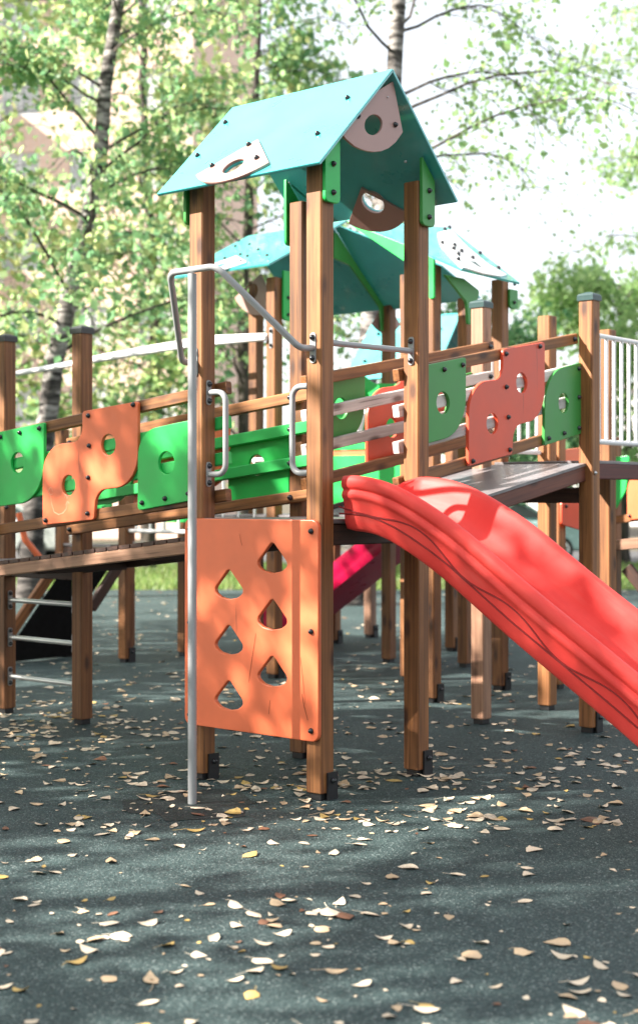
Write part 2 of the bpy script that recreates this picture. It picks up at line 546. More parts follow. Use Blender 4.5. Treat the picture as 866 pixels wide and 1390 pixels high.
# roof
h = math.sqrt(0.5)
RIDGE, EAVE, Y0, Y1 = (0.465, 3.655), 0.815, -0.085, 1.03
def quarter(r, cu, cv, rot=0.0, n=14, cr=0.012):
    """quarter disc: corner at cu,cv, straight sides turned by rot"""
    pts = [(0, 0)] + [(r * math.cos(a), r * math.sin(a)) for a in [math.pi / 2 * k / n for k in range(n + 1)]]
    c, s = math.cos(rot), math.sin(rot)
    return [(cu + p[0] * c - p[1] * s, cv + p[0] * s + p[1] * c) for p in pts]
for sd in (-1, 1):
    # u runs along Y, v up the slope from the eave
    down = Vector((sd * h, 0, -h))
    org = Vector((RIDGE[0], 0, RIDGE[1])) + down * EAVE
    U = Vector((0, sd, 0)); V = -down
    poly = [(sd * a, b) for a, b in ((Y0, 0), (Y1, 0), (Y1, EAVE), (Y0, EAVE))]
    N = U.cross(V)
    if sd < 0:
        tl = quarter(0.37, 0.519, 0.338, R(-90 - 42.5), 16)
        hole = circ(0.538, 0.105, 0.062, 22)
        bolts = [(0.962, 0.64), (0.955, 0.325), (0.09, 0.281), (0.08, 0.597)]
        pb = [(0.551, 0.293), (0.712, 0.146), (0.389, 0.130)]
    else:
        tl = quarter(0.30, 0.454, 0.197, R(-135), 16)
        hole = circ(0.430, 0.092, 0.070, 22)
        bolts = [(0.10, 0.30), (0.10, 0.60), (0.93, 0.30), (0.93, 0.62)]
        pb = [(0.52, 0.07), (0.34, 0.07), (0.454, 0.18)]
    cor = lambda L: [(sd * a, b) for a, b in L]
    sheet = panel('roof_sheet', poly, org, U, V, 0.016, M['teal'], T1, holes=[cor(hole)], bev=0.002)
    pl = panel('cut_plate', cor(tl), org + N * (0.0165 if sd < 0 else -0.0165), U, V, 0.015, M['plate'], sheet, holes=[cor(hole)], bev=0.002)
    for (a, b) in bolts: bolt(org + U * (sd * a) + V * b + N * 0.009, N, sheet)
    for (a, b) in pb: bolt(org + U * (sd * a) + V * b + N * (0.025 if sd < 0 else 0.009), N, sheet)
    for (a, b) in bolts + pb: bolt(org + U * (sd * a) + V * b - N * 0.009, -N, sheet, BOLT_S, name='steel_bolt')
gp = [(0.505, 3.612), (0.587, 3.368), (0.526, 3.304), (0.466, 3.262), (0.403, 3.235), (0.345, 3.221), (0.294, 3.215), (0.240, 3.215), (0.188, 3.221), (0.119, 3.245), (0.096, 3.262), (0.223, 3.395), (0.366, 3.530)]
g = panel('gable_plate', gp, (0, -0.050, 0), (1, 0, 0), (0, 0, 1), 0.015, M['plate'], T1, holes=[[(0.341 + 0.073 * math.cos(a), 3.357 + 0.055 * math.sin(a + 0.35)) for a in [2 * math.pi * k / 22 for k in range(22)]]], bev=0.002)
for (a, b) in ((0.211, 3.375), (0.517, 3.392)): bolt((a, -0.058, b), (0, -1, 0), g)
bolt((0.455, -0.058, 3.52), (0, -1, 0), g, BOLT_S, s=0.6, name='steel_bolt')
# green straps that tie the posts to the roof
for (x0, y, sgn, mt) in ((0.0, -0.017, -1, 'green'), (0.80, -0.017, -1, 'green_shaded'), (-0.015, 0.927, 1, 'green_shaded'), (0.785, 0.927, 1, 'green')):
    xa, xb = x0, x0 + 0.115
    rz = lambda x: 3.655 - abs(x - 0.465) - 0.03
    pts = f2([(xa, 2.925), (xb, 2.925), (xb, rz(xb)), (xa, rz(xa))], [0.03, 0.03, 0.004, 0.004])
    b_ = panel('roof_strap', pts, (0, y, 0), (1, 0, 0), (0, 0, 1), 0.020, M[mt], T1)
    for z in (2.975, 3.115):
        bolt((x0 + 0.058, y + sgn * 0.010, z), (0, sgn, 0), b_)
bolt((0.062, -0.027, 3.225), (0, -1, 0), T1)
# climbing board, -X face, six teardrop openings
def drop(cy, cz, s=1.0):
    # tip up; u is along -Y in the picture, so symmetrical outline
    return f2([(cy, cz + 0.088 * s), (cy - 0.112 * s, cz - 0.03 * s), (cy - 0.06 * s, cz - 0.062 * s), (cy, cz - 0.072 * s), (cy + 0.06 * s, cz - 0.062 * s), (cy + 0.112 * s, cz - 0.03 * s)], [0.02, 0.03, 0.05, 0.05, 0.05, 0.03], 4)
hs = [drop(-0.595, z) for z in (1.034, 0.750, 0.466)] + [drop(-0.297, z) for z in (1.178, 0.895, 0.612)]
cb = panel('climbing_board', f2([(-0.915, 0.292), (0.003, 0.292), (0.003, 1.374), (-0.915, 1.374)], 0.042), (-0.014, 0, 0), (0, -1, 0), (0, 0, 1), 0.026, M['orange'], T1, holes=hs, bev=0.005)
tag(cb, 'orange climbing board with six teardrop openings')
for z in (1.318, 0.829, 0.345):
    bolt((-0.027, 0.04, z), (-1, 0, 0), cb)
    bolt((-0.027, 0.872, z), (-1, 0, 0), cb)
def ribbon(name, pts, w, org, U, V, mat, parent):
    """a scuff or chalk line lying 1 mm proud of a board"""
    U, V = Vector(U), Vector(V)
    P = [Vector((a, b)) for a, b in pts]
    Vs, Fc = [], []
    for i, p in enumerate(P):
        d = (P[min(i + 1, len(P) - 1)] - P[max(i - 1, 0)]).normalized()
        nrm = Vector((-d.y, d.x)) * w * 0.5 * (0.25 + 0.75 * math.sin(math.pi * (i + 0.4) / len(P)))
        for q in (p + nrm, p - nrm):
            Vs.append(Vector(org) + U * q.x + V * q.y)
    for i in range(len(P) - 1):
        Fc.append((2 * i, 2 * i + 1, 2 * i + 3, 2 * i + 2))
    return mesh_obj(name, Vs, Fc, mat, parent)
for pts, w in (([(-0.405, 0.80), (-0.425, 0.70), (-0.445, 0.60), (-0.455, 0.545)], 0.004), ([(-0.10, 0.52), (-0.085, 0.46), (-0.062, 0.395)], 0.006),
               ([(-0.11, 0.70), (-0.095, 0.60), (-0.078, 0.47)], 0.003), ([(-0.31, 0.47), (-0.317, 0.40)], 0.004), ([(-0.52, 1.30), (-0.50, 1.24)], 0.003)):
    ribbon('scuff', pts, w, (-0.0282, 0, 0), (0, -1, 0), (0, 0, 1), M['scratch'], cb)
# fireman's pole and the arched rail it hangs from
tube('slide_pole', [(-0.437, 0.446, 0.0), (-0.437, 0.446, 2.565)], 0.0215, M['tube'], T1, seg=16)
tube('arch_rail', [(-0.005, 0.05, 2.215), (-0.10, 0.05, 2.205), (-0.437, 0.285, 2.585), (-0.437, 0.60, 2.585), (-0.10, 0.86, 2.185), (-0.005, 0.86, 2.195)], 0.0165, M['tube'], T1, rad=0.07, seg=14, bend=7)
def flange(parent, c, n, up=(0, 0, 1), l=0.15, w=0.036):
    c, n, up = Vector(c), Vector(n).normalized(), Vector(up).normalized()
    sx = up.cross(n)
    pl = panel('flange', f2([(-w / 2, -l / 2), (w / 2, -l / 2), (w / 2, l / 2), (-w / 2, l / 2)], 0.014, 4), c + n * 0.003, sx, up, 0.006, M['tube'], parent, bev=0.001)
    for s in (-1, 1): bolt(c + n * 0.006 + up * s * l * 0.34, n, pl)
    return pl
flange(T1, (0, 0.05, 2.215), (-1, 0, 0)); flange(T1, (0, 0.86, 2.195), (-1, 0, 0))
# grab handles either side of the doorway
for (y, s) in ((0.81, -1), (0.10, 1)):
    tube('grab_handle', [(0.045, y, 2.035), (0.045, y + s * 0.125, 2.035), (0.045, y + s * 0.125, 1.605), (0.045, y, 1.605)], 0.0155, M['tube'], T1, rad=0.055, seg=14, bend=7)
    for z in (2.035, 1.605): flange(T1, (0.045, y, z), (0, s, 0), l=0.13)
# bar over the slide entrance
tube('entrance_bar', [(0.10, 0.045, 2.25), (0.80, 0.045, 2.262)], 0.0155, M['tube'], T1, seg=14)
flange(T1, (0.80, 0.045, 2.262), (-1, 0, 0)); flange(T1, (0.10, 0.045, 2.25), (1, 0, 0))

# ================================================================== RED SLIDE
SL = thing('playground_slide', (0.45, -1.2, 0), 'glossy red plastic slide running down from the front tower to the right', 'slide')
path = [(0.03, 1.392), (-0.08, 1.391), (-0.16, 1.384), (-0.24, 1.366), (-0.33, 1.333), (-0.43, 1.285), (-0.54, 1.225), (-0.651, 1.157), (-0.82, 1.037), (-1.0, 0.909), (-1.25, 0.745), (-1.495, 0.585), (-1.70, 0.445), (-1.87, 0.330), (-2.01, 0.250), (-2.15, 0.200), (-2.30, 0.176), (-2.48, 0.170)]
half = [(0.262, -0.078), (0.290, -0.070), (0.308, -0.040), (0.318, 0.030), (0.322, 0.082), (0.338, 0.090), (0.343, 0.104), (0.338, 0.122), (0.330, 0.128), (0.330, 0.136), (0.343, 0.142), (0.348, 0.160), (0.345, 0.184), (0.333, 0.199), (0.316, 0.204), (0.296, 0.200), (0.282, 0.186), (0.268, 0.130), (0.250, 0.060), (0.232, 0.026), (0.205, 0.008), (0.165, 0.0)]
sec = [(-a, b) for a, b in half] + [(a, b) for a, b in reversed(half)]
Vv, Fc = [], []
ns = len(sec)
frames = []
for i, (y, z) in enumerate(path):
    a = Vector(path[max(0, i - 1)]); b = Vector(path[min(len(path) - 1, i + 1)])
    d = (b - a).normalized()
    nrm = Vector((d.y, -d.x))
    if nrm.y < 0: nrm = -nrm
    frames.append((Vector((y, z)), nrm, d))
    for (sx, sh) in sec:
        q = Vector((y, z)) + nrm * sh
        Vv.append((0.45 + sx, q.x, q.y))
for i in range(len(path) - 1):
    for k in range(ns):
        k2 = (k + 1) % ns
        Fc.append((i * ns + k, i * ns + k2, (i + 1) * ns + k2, (i + 1) * ns + k))
Fc.append(tuple(range(ns))); Fc.append(tuple(range(len(path) * ns - 1, (len(path) - 1) * ns - 1, -1)))
chute = fixnorm(mesh_obj('chute', Vv, Fc, M['red'], SL, sm=None))
md = chute.modifiers.new('round', 'SUBSURF'); md.levels = 1; md.render_levels = 1
for p in chute.data.polygons: p.use_smooth = True
for e in chute.data.edges: pass
chute.data.set_sharp_from_angle(angle=R(80))
def along(s):
    """frame at arc position s (0..1) of the slide path"""
    L = [0]
    for i in range(1, len(path)): L.append(L[-1] + (Vector(path[i]) - Vector(path[i - 1])).length)
    t = s * L[-1]
    for i in range(1, len(path)):
        if t <= L[i] + 1e-9:
            f = (t - L[i - 1]) / (L[i] - L[i - 1])
            p = Vector(path[i - 1]).lerp(Vector(path[i]), f)
            n_ = frames[i - 1][1].lerp(frames[i][1], f).normalized()
            return p, n_
def wall_x(hh):
    # outer wall half width at height hh above the floor line
    for (a, b), (c, d) in zip(half[1:], half[2:]):
        if b <= hh <= d: return a + (c - a) * (hh - b) / (d - b)
    return 0.30
for sd in (-1, 1):
    for kind in (0, 1):
        pts = []
        for k in range(120):
            s = 0.012 + 0.955 * k / 119
            p, n_ = along(s)
            hh = 0.012 if kind == 0 else 0.042 + 0.026 * math.sin(s * 2 * math.pi * 4.6 + 2.6)
            q = p + n_ * hh
            pts.append((0.45 + sd * (wall_x(hh) + 0.0008), q.x, q.y))
        tube('wave_line', pts, 0.0045, M['red_line'], SL, seg=6)
for sd in (-1, 1):
    # low round boss moulded on the inside of each wall
    p, n_ = along(0.17)
    q = p + n_ * 0.115
for y in (-2.22,):
    for sx in (-0.2, 0.2):
        tube('foot_leg', [(0.45 + sx, y, 0.0), (0.45 + sx, y, 0.115)], 0.02, M['tube'], SL)
for sx in (-0.17, 0.17):
    bolt((0.45 + sx, -0.012, 1.43), (0, -1, 0), SL, BOLT_S, name='steel_bolt')

# ================================================================== BRIDGES
S_SHAPE = f2([(0, 0), (0, 0.47), (0.355, 0.455), (0.355, 0.628), (0.82, 0.628), (0.82, 0.165), (0.470, 0.165), (0.455, 0)], [0.02, 0.20, 0.105, 0.02, 0.02, 0.22, 0.10, 0.02], 9)
def shear(poly, s, u0, v0, sgn):
    return [(u0 + sgn * a, v0 + b + s * a) for a, b in poly]

# ---- left bridge (runs along +Y from the front tower, dropping away from it)
LB = thing('plank_bridge', (0.45, 1.8, 0), 'sloping plank bridge on the left with bright green and orange side boards', 'bridge')
sL = -0.109
def zl(y): return 2.045 + sL * (y - 0.9)
for xc, y0, y1 in ((0.1225, 0.735, 2.78), (0.7775, 0.735, 2.80)):
    for k, (dz, mt) in enumerate(((0, 'wood'), (-0.180, 'green_rail'), (-0.370, 'green_rail'), (-0.565, 'wood'))):
        a, b = Vector((xc, y0, zl(y0) + dz)), Vector((xc, y1, zl(y1) + dz))
        beam('rail', a, b, 0.044, 0.066, M[mt], LB, ch=0.005)
        fx = -1
        bolt((xc - 0.022, 0.86, zl(0.86) + dz), (-1, 0, 0), LB, s=1.15)
        bolt((xc - 0.022, y1 - 0.035, zl(y1 - 0.035) + dz), (-1, 0, 0), LB, s=1.15)
for nm, x, sgn in (('near', 0.0885, 1), ('far', 0.8115, 1)):
    o_ = (x, 0, 0); U, V = (0, -1, 0), (0, 0, 1)
    # orange S board: u counts from its low end (Y = 2.208) towards the tower
    P = [(-2.208 + a, 1.322 + b + 0.109 * a * 0.75) for a, b in S_SHAPE]
    hl = [circ(-1.973, 1.555, 0.060), circ(-1.630, 1.782, 0.060)]
    bo = panel('side_board', P, o_, U, V, 0.022, M['orange'], LB, holes=hl)
    tag(bo, 'orange S-shaped side board with two round holes')
    P = f2([(-1.39, 1.412), (-0.912, 1.476), (-0.912, 1.905), (-1.10, 1.885), (-1.388, 1.85)], [0.02, 0.004, 0.004, 0.03, 0.27], 9)
    bg1 = panel('side_board', P, o_, U, V, 0.022, M['green'], LB, holes=[circ(-1.162, 1.673, 0.062)])
    tag(bg1, 'bright green side board with one round hole next to the tower')
    P = f2([(-2.690, 1.425), (-2.198, 1.468), (-2.195, 1.928), (-2.690, 1.875)], [0.004, 0.30, 0.012, 0.004], 10)
    bg2 = panel('side_board', P, o_, U, V, 0.022, M['green'], LB, holes=[circ(-2.443, 1.694, 0.062)])
    tag(bg2, 'bright green side board with one round hole at the low end')
    if nm == 'near':
        xb = 0.0775
        for (y, z) in ((1.797, 1.952), (1.421, 1.999), (1.79, 1.78), (1.797, 1.599), (2.175, 1.350), (1.803, 1.393)): bolt((xb, y, z), (-1, 0, 0), bo)
        for (y, z) in ((1.35, 1.455), (1.169, 1.478), (0.99, 1.505)): bolt((xb, y, z), (-1, 0, 0), bg1)
        for (y, z) in ((2.6, 1.853), (2.416, 1.874), (2.235, 1.893)): bolt((xb, y, z), (-1, 0, 0), bg2)
        # chalk scribbles
        for pts in ([(-2.11, 1.52), (-2.13, 1.545), (-2.15, 1.53), (-2.14, 1.50), (-2.115, 1.505)], [(-2.135, 1.50), (-2.12, 1.44), (-2.10, 1.40), (-2.06, 1.385), (-2.02, 1.395), (-1.99, 1.42), (-1.985, 1.45)],
                    [(-2.01, 1.48), (-1.995, 1.505), (-1.985, 1.48), (-1.97, 1.50)], [(-2.0, 1.44), (-1.98, 1.462), (-1.965, 1.45)]):
            ribbon('chalk_line', pts, 0.0045, (0.0766, 0, 0), U, V, M['chalk'], bo)
def zd(y): return 1.268 - 0.109 * (y - 0.945)
for xc in (0.068, 0.835):
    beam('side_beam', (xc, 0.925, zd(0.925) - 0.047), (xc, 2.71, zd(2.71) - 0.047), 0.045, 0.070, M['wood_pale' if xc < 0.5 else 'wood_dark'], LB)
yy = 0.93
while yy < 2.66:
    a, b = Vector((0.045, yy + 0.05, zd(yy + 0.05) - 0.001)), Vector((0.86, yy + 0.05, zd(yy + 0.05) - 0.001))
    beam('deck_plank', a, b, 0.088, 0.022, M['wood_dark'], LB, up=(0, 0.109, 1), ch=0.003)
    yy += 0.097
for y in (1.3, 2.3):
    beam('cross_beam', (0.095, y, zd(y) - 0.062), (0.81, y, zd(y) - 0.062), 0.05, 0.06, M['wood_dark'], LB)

# ---- right bridge (runs along +X from the front tower, climbing)
RB = thing('plank_bridge', (1.8, 0.45, 0), 'rising ramp bridge on the right with shade-darkened green and red-orange side boards', 'bridge')
sR = 0.19
def zr(x): return 2.160 + sR * (x - 0.9)
for yc, x0, x1, mts in ((0.1225, 0.765, 2.645, None), (0.7775, 0.775, 2.56, None)):
    for k, (dz, mt) in enumerate(((0, 'wood'), (-0.193, 'wood_white'), (-0.387, 'wood_white'), (-0.578, 'wood'))):
        if yc > 0.5:
            f_ = (x1 - 0.9) / 1.66
            a, b = Vector((x0, yc, zr(x0) + dz)), Vector((x1, yc - 0.083, zr(x1) + dz))
        else:
            a, b = Vector((x0, yc, zr(x0) + dz)), Vector((x1, yc, zr(x1) + dz))
        beam('rail', a, b, 0.044, 0.066, M[mt], RB, ch=0.005)
        bolt((x1 - 0.045, b.y - 0.0225, zr(x1 - 0.045) + dz), (0, -1, 0), RB, s=1.15)
for nm, y in (('near', 0.0885), ('far', 0.8115)):
    o_ = (0, y, 0); U, V = (1, 0, 0), (0, 0, 1)
    P = [(1.389 + a, 1.660 + b + 0.185 * a * 0.95) for a, b in S_SHAPE]
    hl = [circ(1.947, 2.165, 0.060), circ(1.63, 1.911, 0.060)]
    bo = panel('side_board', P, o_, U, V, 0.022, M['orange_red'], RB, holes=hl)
    tag(bo, 'red-orange S-shaped side board with two round holes')
    P = f2([(0.903, 1.760), (1.362, 1.848), (1.362, 2.274), (0.903, 2.188)], [0.004, 0.30, 0.014, 0.004], 10)
    b1 = panel('side_board', P, o_, U, V, 0.022, M['green_shaded'], RB, holes=[circ(1.138, 2.005, 0.062)])
    tag(b1, 'shade-darkened green side board with one round hole next to the front tower')
    P = f2([(2.206, 1.800), (2.646, 1.888), (2.646, 2.338), (2.215, 2.25)], [0.014, 0.004, 0.004, 0.29], 10)
    b2 = panel('side_board', P, o_, U, V, 0.022, M['green_shaded'], RB, holes=[circ(2.433, 2.071, 0.062)])
    tag(b2, 'shade-darkened green side board with one round hole at the high end')
    if nm == 'near':
        yb = 0.0775
        for (x, z) in ((1.772, 2.325), (2.147, 2.399), (1.775, 2.132), (1.795, 1.956), (1.811, 1.765), (1.426, 1.690)): bolt((x, yb, z), (0, -1, 0), bo)
        for (x, z) in ((1.145, 2.19), (1.325, 2.228)): bolt((x, yb, z), (0, -1, 0), b1)
        for (x, z) in ((2.614, 2.298), (2.614, 2.117), (2.614, 1.923), (2.433, 1.884), (2.25, 1.846)): bolt((x, yb, z), (0, -1, 0), b2)
def zq(x): return 1.386 + 0.181 * (x - 0.9)
V = []
for (x, y) in ((0.905, 0.045), (2.645, 0.045), (2.645, 0.83), (0.905, 0.83)):
    V.append((x, y, zq(x)))
V += [(a, b, c - 0.018) for a, b, c in V]
mesh_obj('ramp_sheet', V, [(0, 1, 2, 3), (7, 6, 5, 4), (0, 4, 5, 1), (1, 5, 6, 2), (2, 6, 7, 3), (3, 7, 4, 0)], M['deck'], RB)
for yc in (0.07, 0.805):
    beam('side_beam', (0.905, yc, zq(0.905) - 0.066), (2.645, yc, zq(2.645) - 0.066), 0.045, 0.095, M['wood_red'], RB)
beam('edge_strip', (0.95, 0.822, zq(0.95) + 0.012), (2.6, 0.822, zq(2.6) + 0.012), 0.022, 0.022, M['wood_dark'], RB, ch=0.002)
for x in (1.4, 2.2):
    beam('cross_beam', (x, 0.095, zq(x) - 0.055), (x, 0.78, zq(x) - 0.055), 0.05, 0.06, M['wood_dark'], RB)

# ================================================================== LEFT TOWER (low deck, ladder rungs)
T2 = thing('play_tower', (0.45, 3.15, 0), 'low open deck tower at the left edge with black post caps and steel ladder rungs', 'play tower')
for (x, y, c) in ((0.81, 2.715, 'cap_black'), (0.79, 3.49, 'cap_black'), (0.0, 2.715, 'cap_black'), (0.0, 3.49, 'cap_black')):
    post(T2, x, y, 2.575, cap=c)
box('deck_board', (0.02, 2.82, 1.045), (0.88, 3.485, 1.068), M['deck'], T2)
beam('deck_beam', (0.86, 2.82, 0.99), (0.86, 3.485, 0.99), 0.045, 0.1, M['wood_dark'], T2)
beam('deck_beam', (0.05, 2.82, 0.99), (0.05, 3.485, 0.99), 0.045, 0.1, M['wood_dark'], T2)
for z in (0.782, 0.526, 0.257):
    tube('ladder_rung', [(0.835, 2.80, z), (0.835, 3.50, z)], 0.0165, M['steel'], T2, seg=12)
    fl = flange(T2, (0.835, 3.49, z), (0, -1, 0), l=0.13)
    fl2 = flange(T2, (0.835, 2.815, z), (0, 1, 0), l=0.13)
tube('grab_handle', [(0.79, 3.44, 1.52), (0.70, 3.40, 1.52), (0.70, 3.40, 1.72), (0.79, 3.44, 1.72)], 0.014, M['tube'], T2, rad=0.05)
bolt((0.80, 3.485, 1.42), (0, -1, 0), T2)

# ================================================================== RIGHT TOWER (open, with white balusters)
T3 = thing('play_tower', (3.0, 0.4, 0), 'open deck tower on the right with dark green post caps and white baluster railing', 'play tower')
post(T3, 2.65, 0.0, 2.745, 'wood', cap='cap', foot='bracket')
post(T3, 2.495, 0.713, 2.745, 'wood_pale', cap='cap')
post(T3, 3.315, 0.707, 2.755, 'wood')
post(T3, 3.47, 0.0, 2.745, 'wood', cap='cap', foot='bracket')
post(T3, 3.90, 0.56, 2.70, 'wood')
box('deck_board', (2.755, 0.03, 1.700), (3.86, 0.80, 1.722), M['deck'], T3)
beam('deck_beam', (2.755, 0.05, 1.652), (3.465, 0.05, 1.652), 0.045, 0.10, M['wood_bounce_red'], T3)
beam('deck_beam', (3.575, 0.05, 1.652), (3.95, 0.05, 1.652), 0.045, 0.10, M['wood_bounce_red'], T3)
beam('deck_beam', (2.605, 0.775, 1.56), (3.31, 0.775, 1.56), 0.045, 0.10, M['wood_dark'], T3)
beam('deck_beam', (2.70, 0.11, 1.50), (2.70, 0.76, 1.50), 0.045, 0.10, M['wood_dark'], T3)
for (y, x0, x1, zt, zb, n) in ((0.055, 2.755, 3.47, 2.52, 1.842, 7), (0.78, 2.62, 3.30, 2.45, 1.80, 6)):
    for z in (zt, zb):
        tube('railing_tube', [(x0, y, z), (x1, y, z)], 0.0165, M['tube_white'], T3)
    for k in range(n):
        x = x0 + 0.075 + (x1 - x0 - 0.11) * k / (n - 1)
        tube('baluster', [(x, y, zb), (x, y, zt)], 0.0125, M['tube_white'], T3)
for z in (2.42, 1.77):
    box('railing_clip', (2.752, 0.035, z - 0.03), (2.79, 0.075, z + 0.03), M['steel'], T3, 0.006)
    bolt((2.771, 0.034, z), (0, -1, 0), T3)
bolt((2.68, -0.002, 1.64), (0, -1, 0), T3, BOLT_S, s=1.3, name='steel_bolt')
for z in (0.98, 1.22):
    beam('cross_beam', (2.60, 0.76, z), (3.31, 0.76, z - 0.05), 0.045, 0.07, M['wood_red'], T3)

# ================================================================== REAR TOWER with two roofs
T4 = thing('play_tower', (4.2, 2.8, 0), 'large rear play tower behind the front one with low teal roofs and green wall boards', 'play tower')
for (x, y, t_, f_) in ((3.42, 3.36, 3.30, 'bracket'), (3.95, 4.05, 3.40, 'plain'), (4.92, 3.32, 3.22, 'plain'), (5.08, 2.60, 3.24, 'plain'),
                       (3.10, 1.54, 3.17, 'bracket'), (4.00, 1.54, 3.17, 'bracket'), (4.0, 2.42, 3.3, 'plain')):
    post(T4, x, y, t_, foot=f_)
def quad(name, pts, mat, parent, t=0.016):
    P = [Vector(p) for p in pts]
    n_ = (P[1] - P[0]).cross(P[-1] - P[0]).normalized()
    if n_.z < 0: n_ = -n_
    V = P + [p - n_ * t for p in P]
    k = len(P)
    Fc = [tuple(range(k)), tuple(range(2 * k - 1, k - 1, -1))] + [(i, i + k, (i + 1) % k + k, (i + 1) % k) for i in range(k)]
    return fixnorm(mesh_obj(name, V, Fc, mat, parent)), n_
# roof over the left half
rb_, nB = quad('roof_sheet', [(3.22, 3.25, 3.37), (3.22, 4.40, 3.37), (4.22, 4.40, 3.87), (4.22, 3.25, 3.87)], M['teal'], T4)
Uy, Vb = Vector((0, -1, 0)), Vector((1, 0, 0.5)).normalized()
oB = Vector((3.22, 0, 3.37)) + nB * 0.009
panel('cut_plate', [(-a, b) for a, b in quarter(0.42, 3.90, 0.36, R(-90 - 52), 14)], oB, Uy, Vb, 0.014, M['plate_white'], rb_, holes=[[(-a, b) for a, b in circ(3.88, 0.11, 0.075)]], bev=0.002)
for (x, y, z) in ((4.02, 4.321, 3.77), (3.847, 4.20, 3.683), (3.837, 4.02, 3.679), (3.55, 3.86, 3.535), (3.504, 4.0, 3.512), (3.467, 3.701, 3.494), (3.62, 3.72, 3.57), (3.4, 3.42, 3.46), (3.34, 3.66, 3.43)):
    bolt(Vector((x, y, z)) + nB * 0.014, nB, rb_, s=1.1)
quad('roof_sheet', [(4.22, 4.40, 3.87), (4.22, 3.42, 3.87), (4.97, 3.42, 3.20), (4.97, 4.40, 3.20)], M['teal'], T4)
dd, _ = quad('roof_sheet', [(4.22, 3.40, 3.865), (4.97, 3.42, 3.19), (5.15, 2.50, 3.24)], M['teal'], T4)
dd2, _ = quad('roof_sheet', [(4.22, 3.40, 3.865), (5.15, 2.50, 3.24), (4.82, 2.68, 3.50)], M['teal'], T4)
# roof over the near half
A_, K_, R_, L_ = (3.10, 2.34, 3.60), (4.20, 2.17, 3.67), (3.86, 1.29, 3.10), (3.09, 1.29, 3.11)
rc, nC = quad('roof_sheet', [L_, R_, K_], M['teal'], T4)
rc2, nC2 = quad('roof_sheet', [L_, K_, A_], M['teal'], T4)
def onC(x, y, up=0.0):
    for tri, n_ in (((L_, R_, K_), nC), ((L_, K_, A_), nC2)):
        a = Vector(tri[0])
    # choose the triangle by side of the L-K diagonal
    d = (K_[0] - L_[0]) * (y - L_[1]) - (K_[1] - L_[1]) * (x - L_[0])
    n_ = nC2 if d > 0 else nC
    a = Vector(L_)
    z = a.z - (n_.x * (x - a.x) + n_.y * (y - a.y)) / n_.z
    return Vector((x, y, z)) + n_ * up, n_
# white plate bent over the near roof: two flat leaves meeting on the fold of the sheet
pc, n1_ = quad('cut_plate', [(3.124, 1.295, 3.127), (4.099, 2.083, 3.629), (3.856, 1.75, 3.415), (3.743, 1.494, 3.249), (3.788, 1.359, 3.16), (3.611, 1.297, 3.122), (3.336, 1.27, 3.108)], M['plate_white'], rc, t=0.011)
pc2, n2_ = quad('cut_plate', [(3.099, 1.29, 3.124), (3.489, 1.75, 3.391), (3.819, 2.011, 3.558), (4.072, 2.083, 3.626)], M['plate_white'], rc2, t=0.011)
for p_ in ((3.992, 2.072, 3.611), (4.123, 2.118, 3.65), (3.521, 1.765, 3.404), (3.617, 1.718, 3.395), (3.49, 1.64, 3.342), (3.555, 1.612, 3.33), (3.388, 1.526, 3.275), (3.239, 1.424, 3.207), (3.575, 1.526, 3.273), (3.888, 1.669, 3.363), (3.792, 1.44, 3.214)):
    bolt(p_, nC, rc, s=1.25)
quad('plate_opening', [(3.433, 1.449, 3.227), (3.518, 1.461, 3.234), (3.476, 1.381, 3.182), (3.438, 1.382, 3.183)], M['cap'], rc, t=0.003)
# boards under the roof edges
panel('barge_board', f2([(-2.335, 3.585), (-2.314, 3.555), (-1.802, 3.22), (-1.577, 3.10), (-1.577, 2.925), (-1.531, 2.920), (-1.531, 3.210), (-1.802, 3.345), (-2.137, 3.49)], [0, 0, 0.05, 0.03, 0.015, 0.015, 0.03, 0.05, 0.02], 5), (3.10, 0, 0), (0, -1, 0), (0, 0, 1), 0.024, M['green'], T4)
panel('barge_board', f2([(4.22, 3.56), (4.445, 3.52), (4.621, 3.39), (4.877, 3.194), (4.895, 2.991), (4.945, 2.991), (4.945, 3.20), (4.548, 3.53), (4.262, 3.78), (4.22, 3.78)], [0, 0.04, 0.05, 0.06, 0.01, 0.01, 0.03, 0.05, 0, 0], 5), (0, 3.40, 0), (1, 0, 0), (0, 0, 1), 0.024, M['green_shaded'], T4)
panel('barge_board', f2([(3.10, 3.085), (3.337, 3.085), (3.548, 3.016), (3.519, 2.958), (3.451, 2.761), (3.394, 2.756), (3.375, 2.916)], [0, 0.03, 0.05, 0.05, 0.012, 0.012, 0.05], 5), (0, 1.45, 0), (1, 0, 0), (0, 0, 1), 0.024, M['green_shaded'], T4)
for (x, y, sx, mt) in ((3.50, 3.345, 0, 'green'), (4.075, 1.525, 0, 'green_shaded')):
    st = panel('roof_strap', f2([(x, 2.95), (x + 0.115, 2.95), (x + 0.115, 3.36 if y > 3 else 3.1), (x, 3.36 if y > 3 else 3.1)], [0.03, 0.03, 0.004, 0.004]), (0, y, 0), (1, 0, 0), (0, 0, 1), 0.022, M[mt], T4)
    for z in (3.0, 3.14): bolt((x + 0.055, y - 0.012, z), (0, -1, 0), st)
for k in range(2):
    panel('soffit_plate', quarter(0.30, 5.0 + 0.02 * k, 3.30 - 0.02 * k, R(200 + 30 * k), 10), (0, 2.95 + 0.5 * k, 0), (1, 0, 0), (0, 0, 1), 0.014, M['plate'], T4, bev=0.002)
panel('soffit_plate', quarter(0.36, -3.95, 3.44, R(-150), 12), (3.9, 0, 0), (0, -1, 0), (0, 0, 1), 0.014, M['plate'], T4, holes=[circ(-4.05, 3.30, 0.07)], bev=0.002)
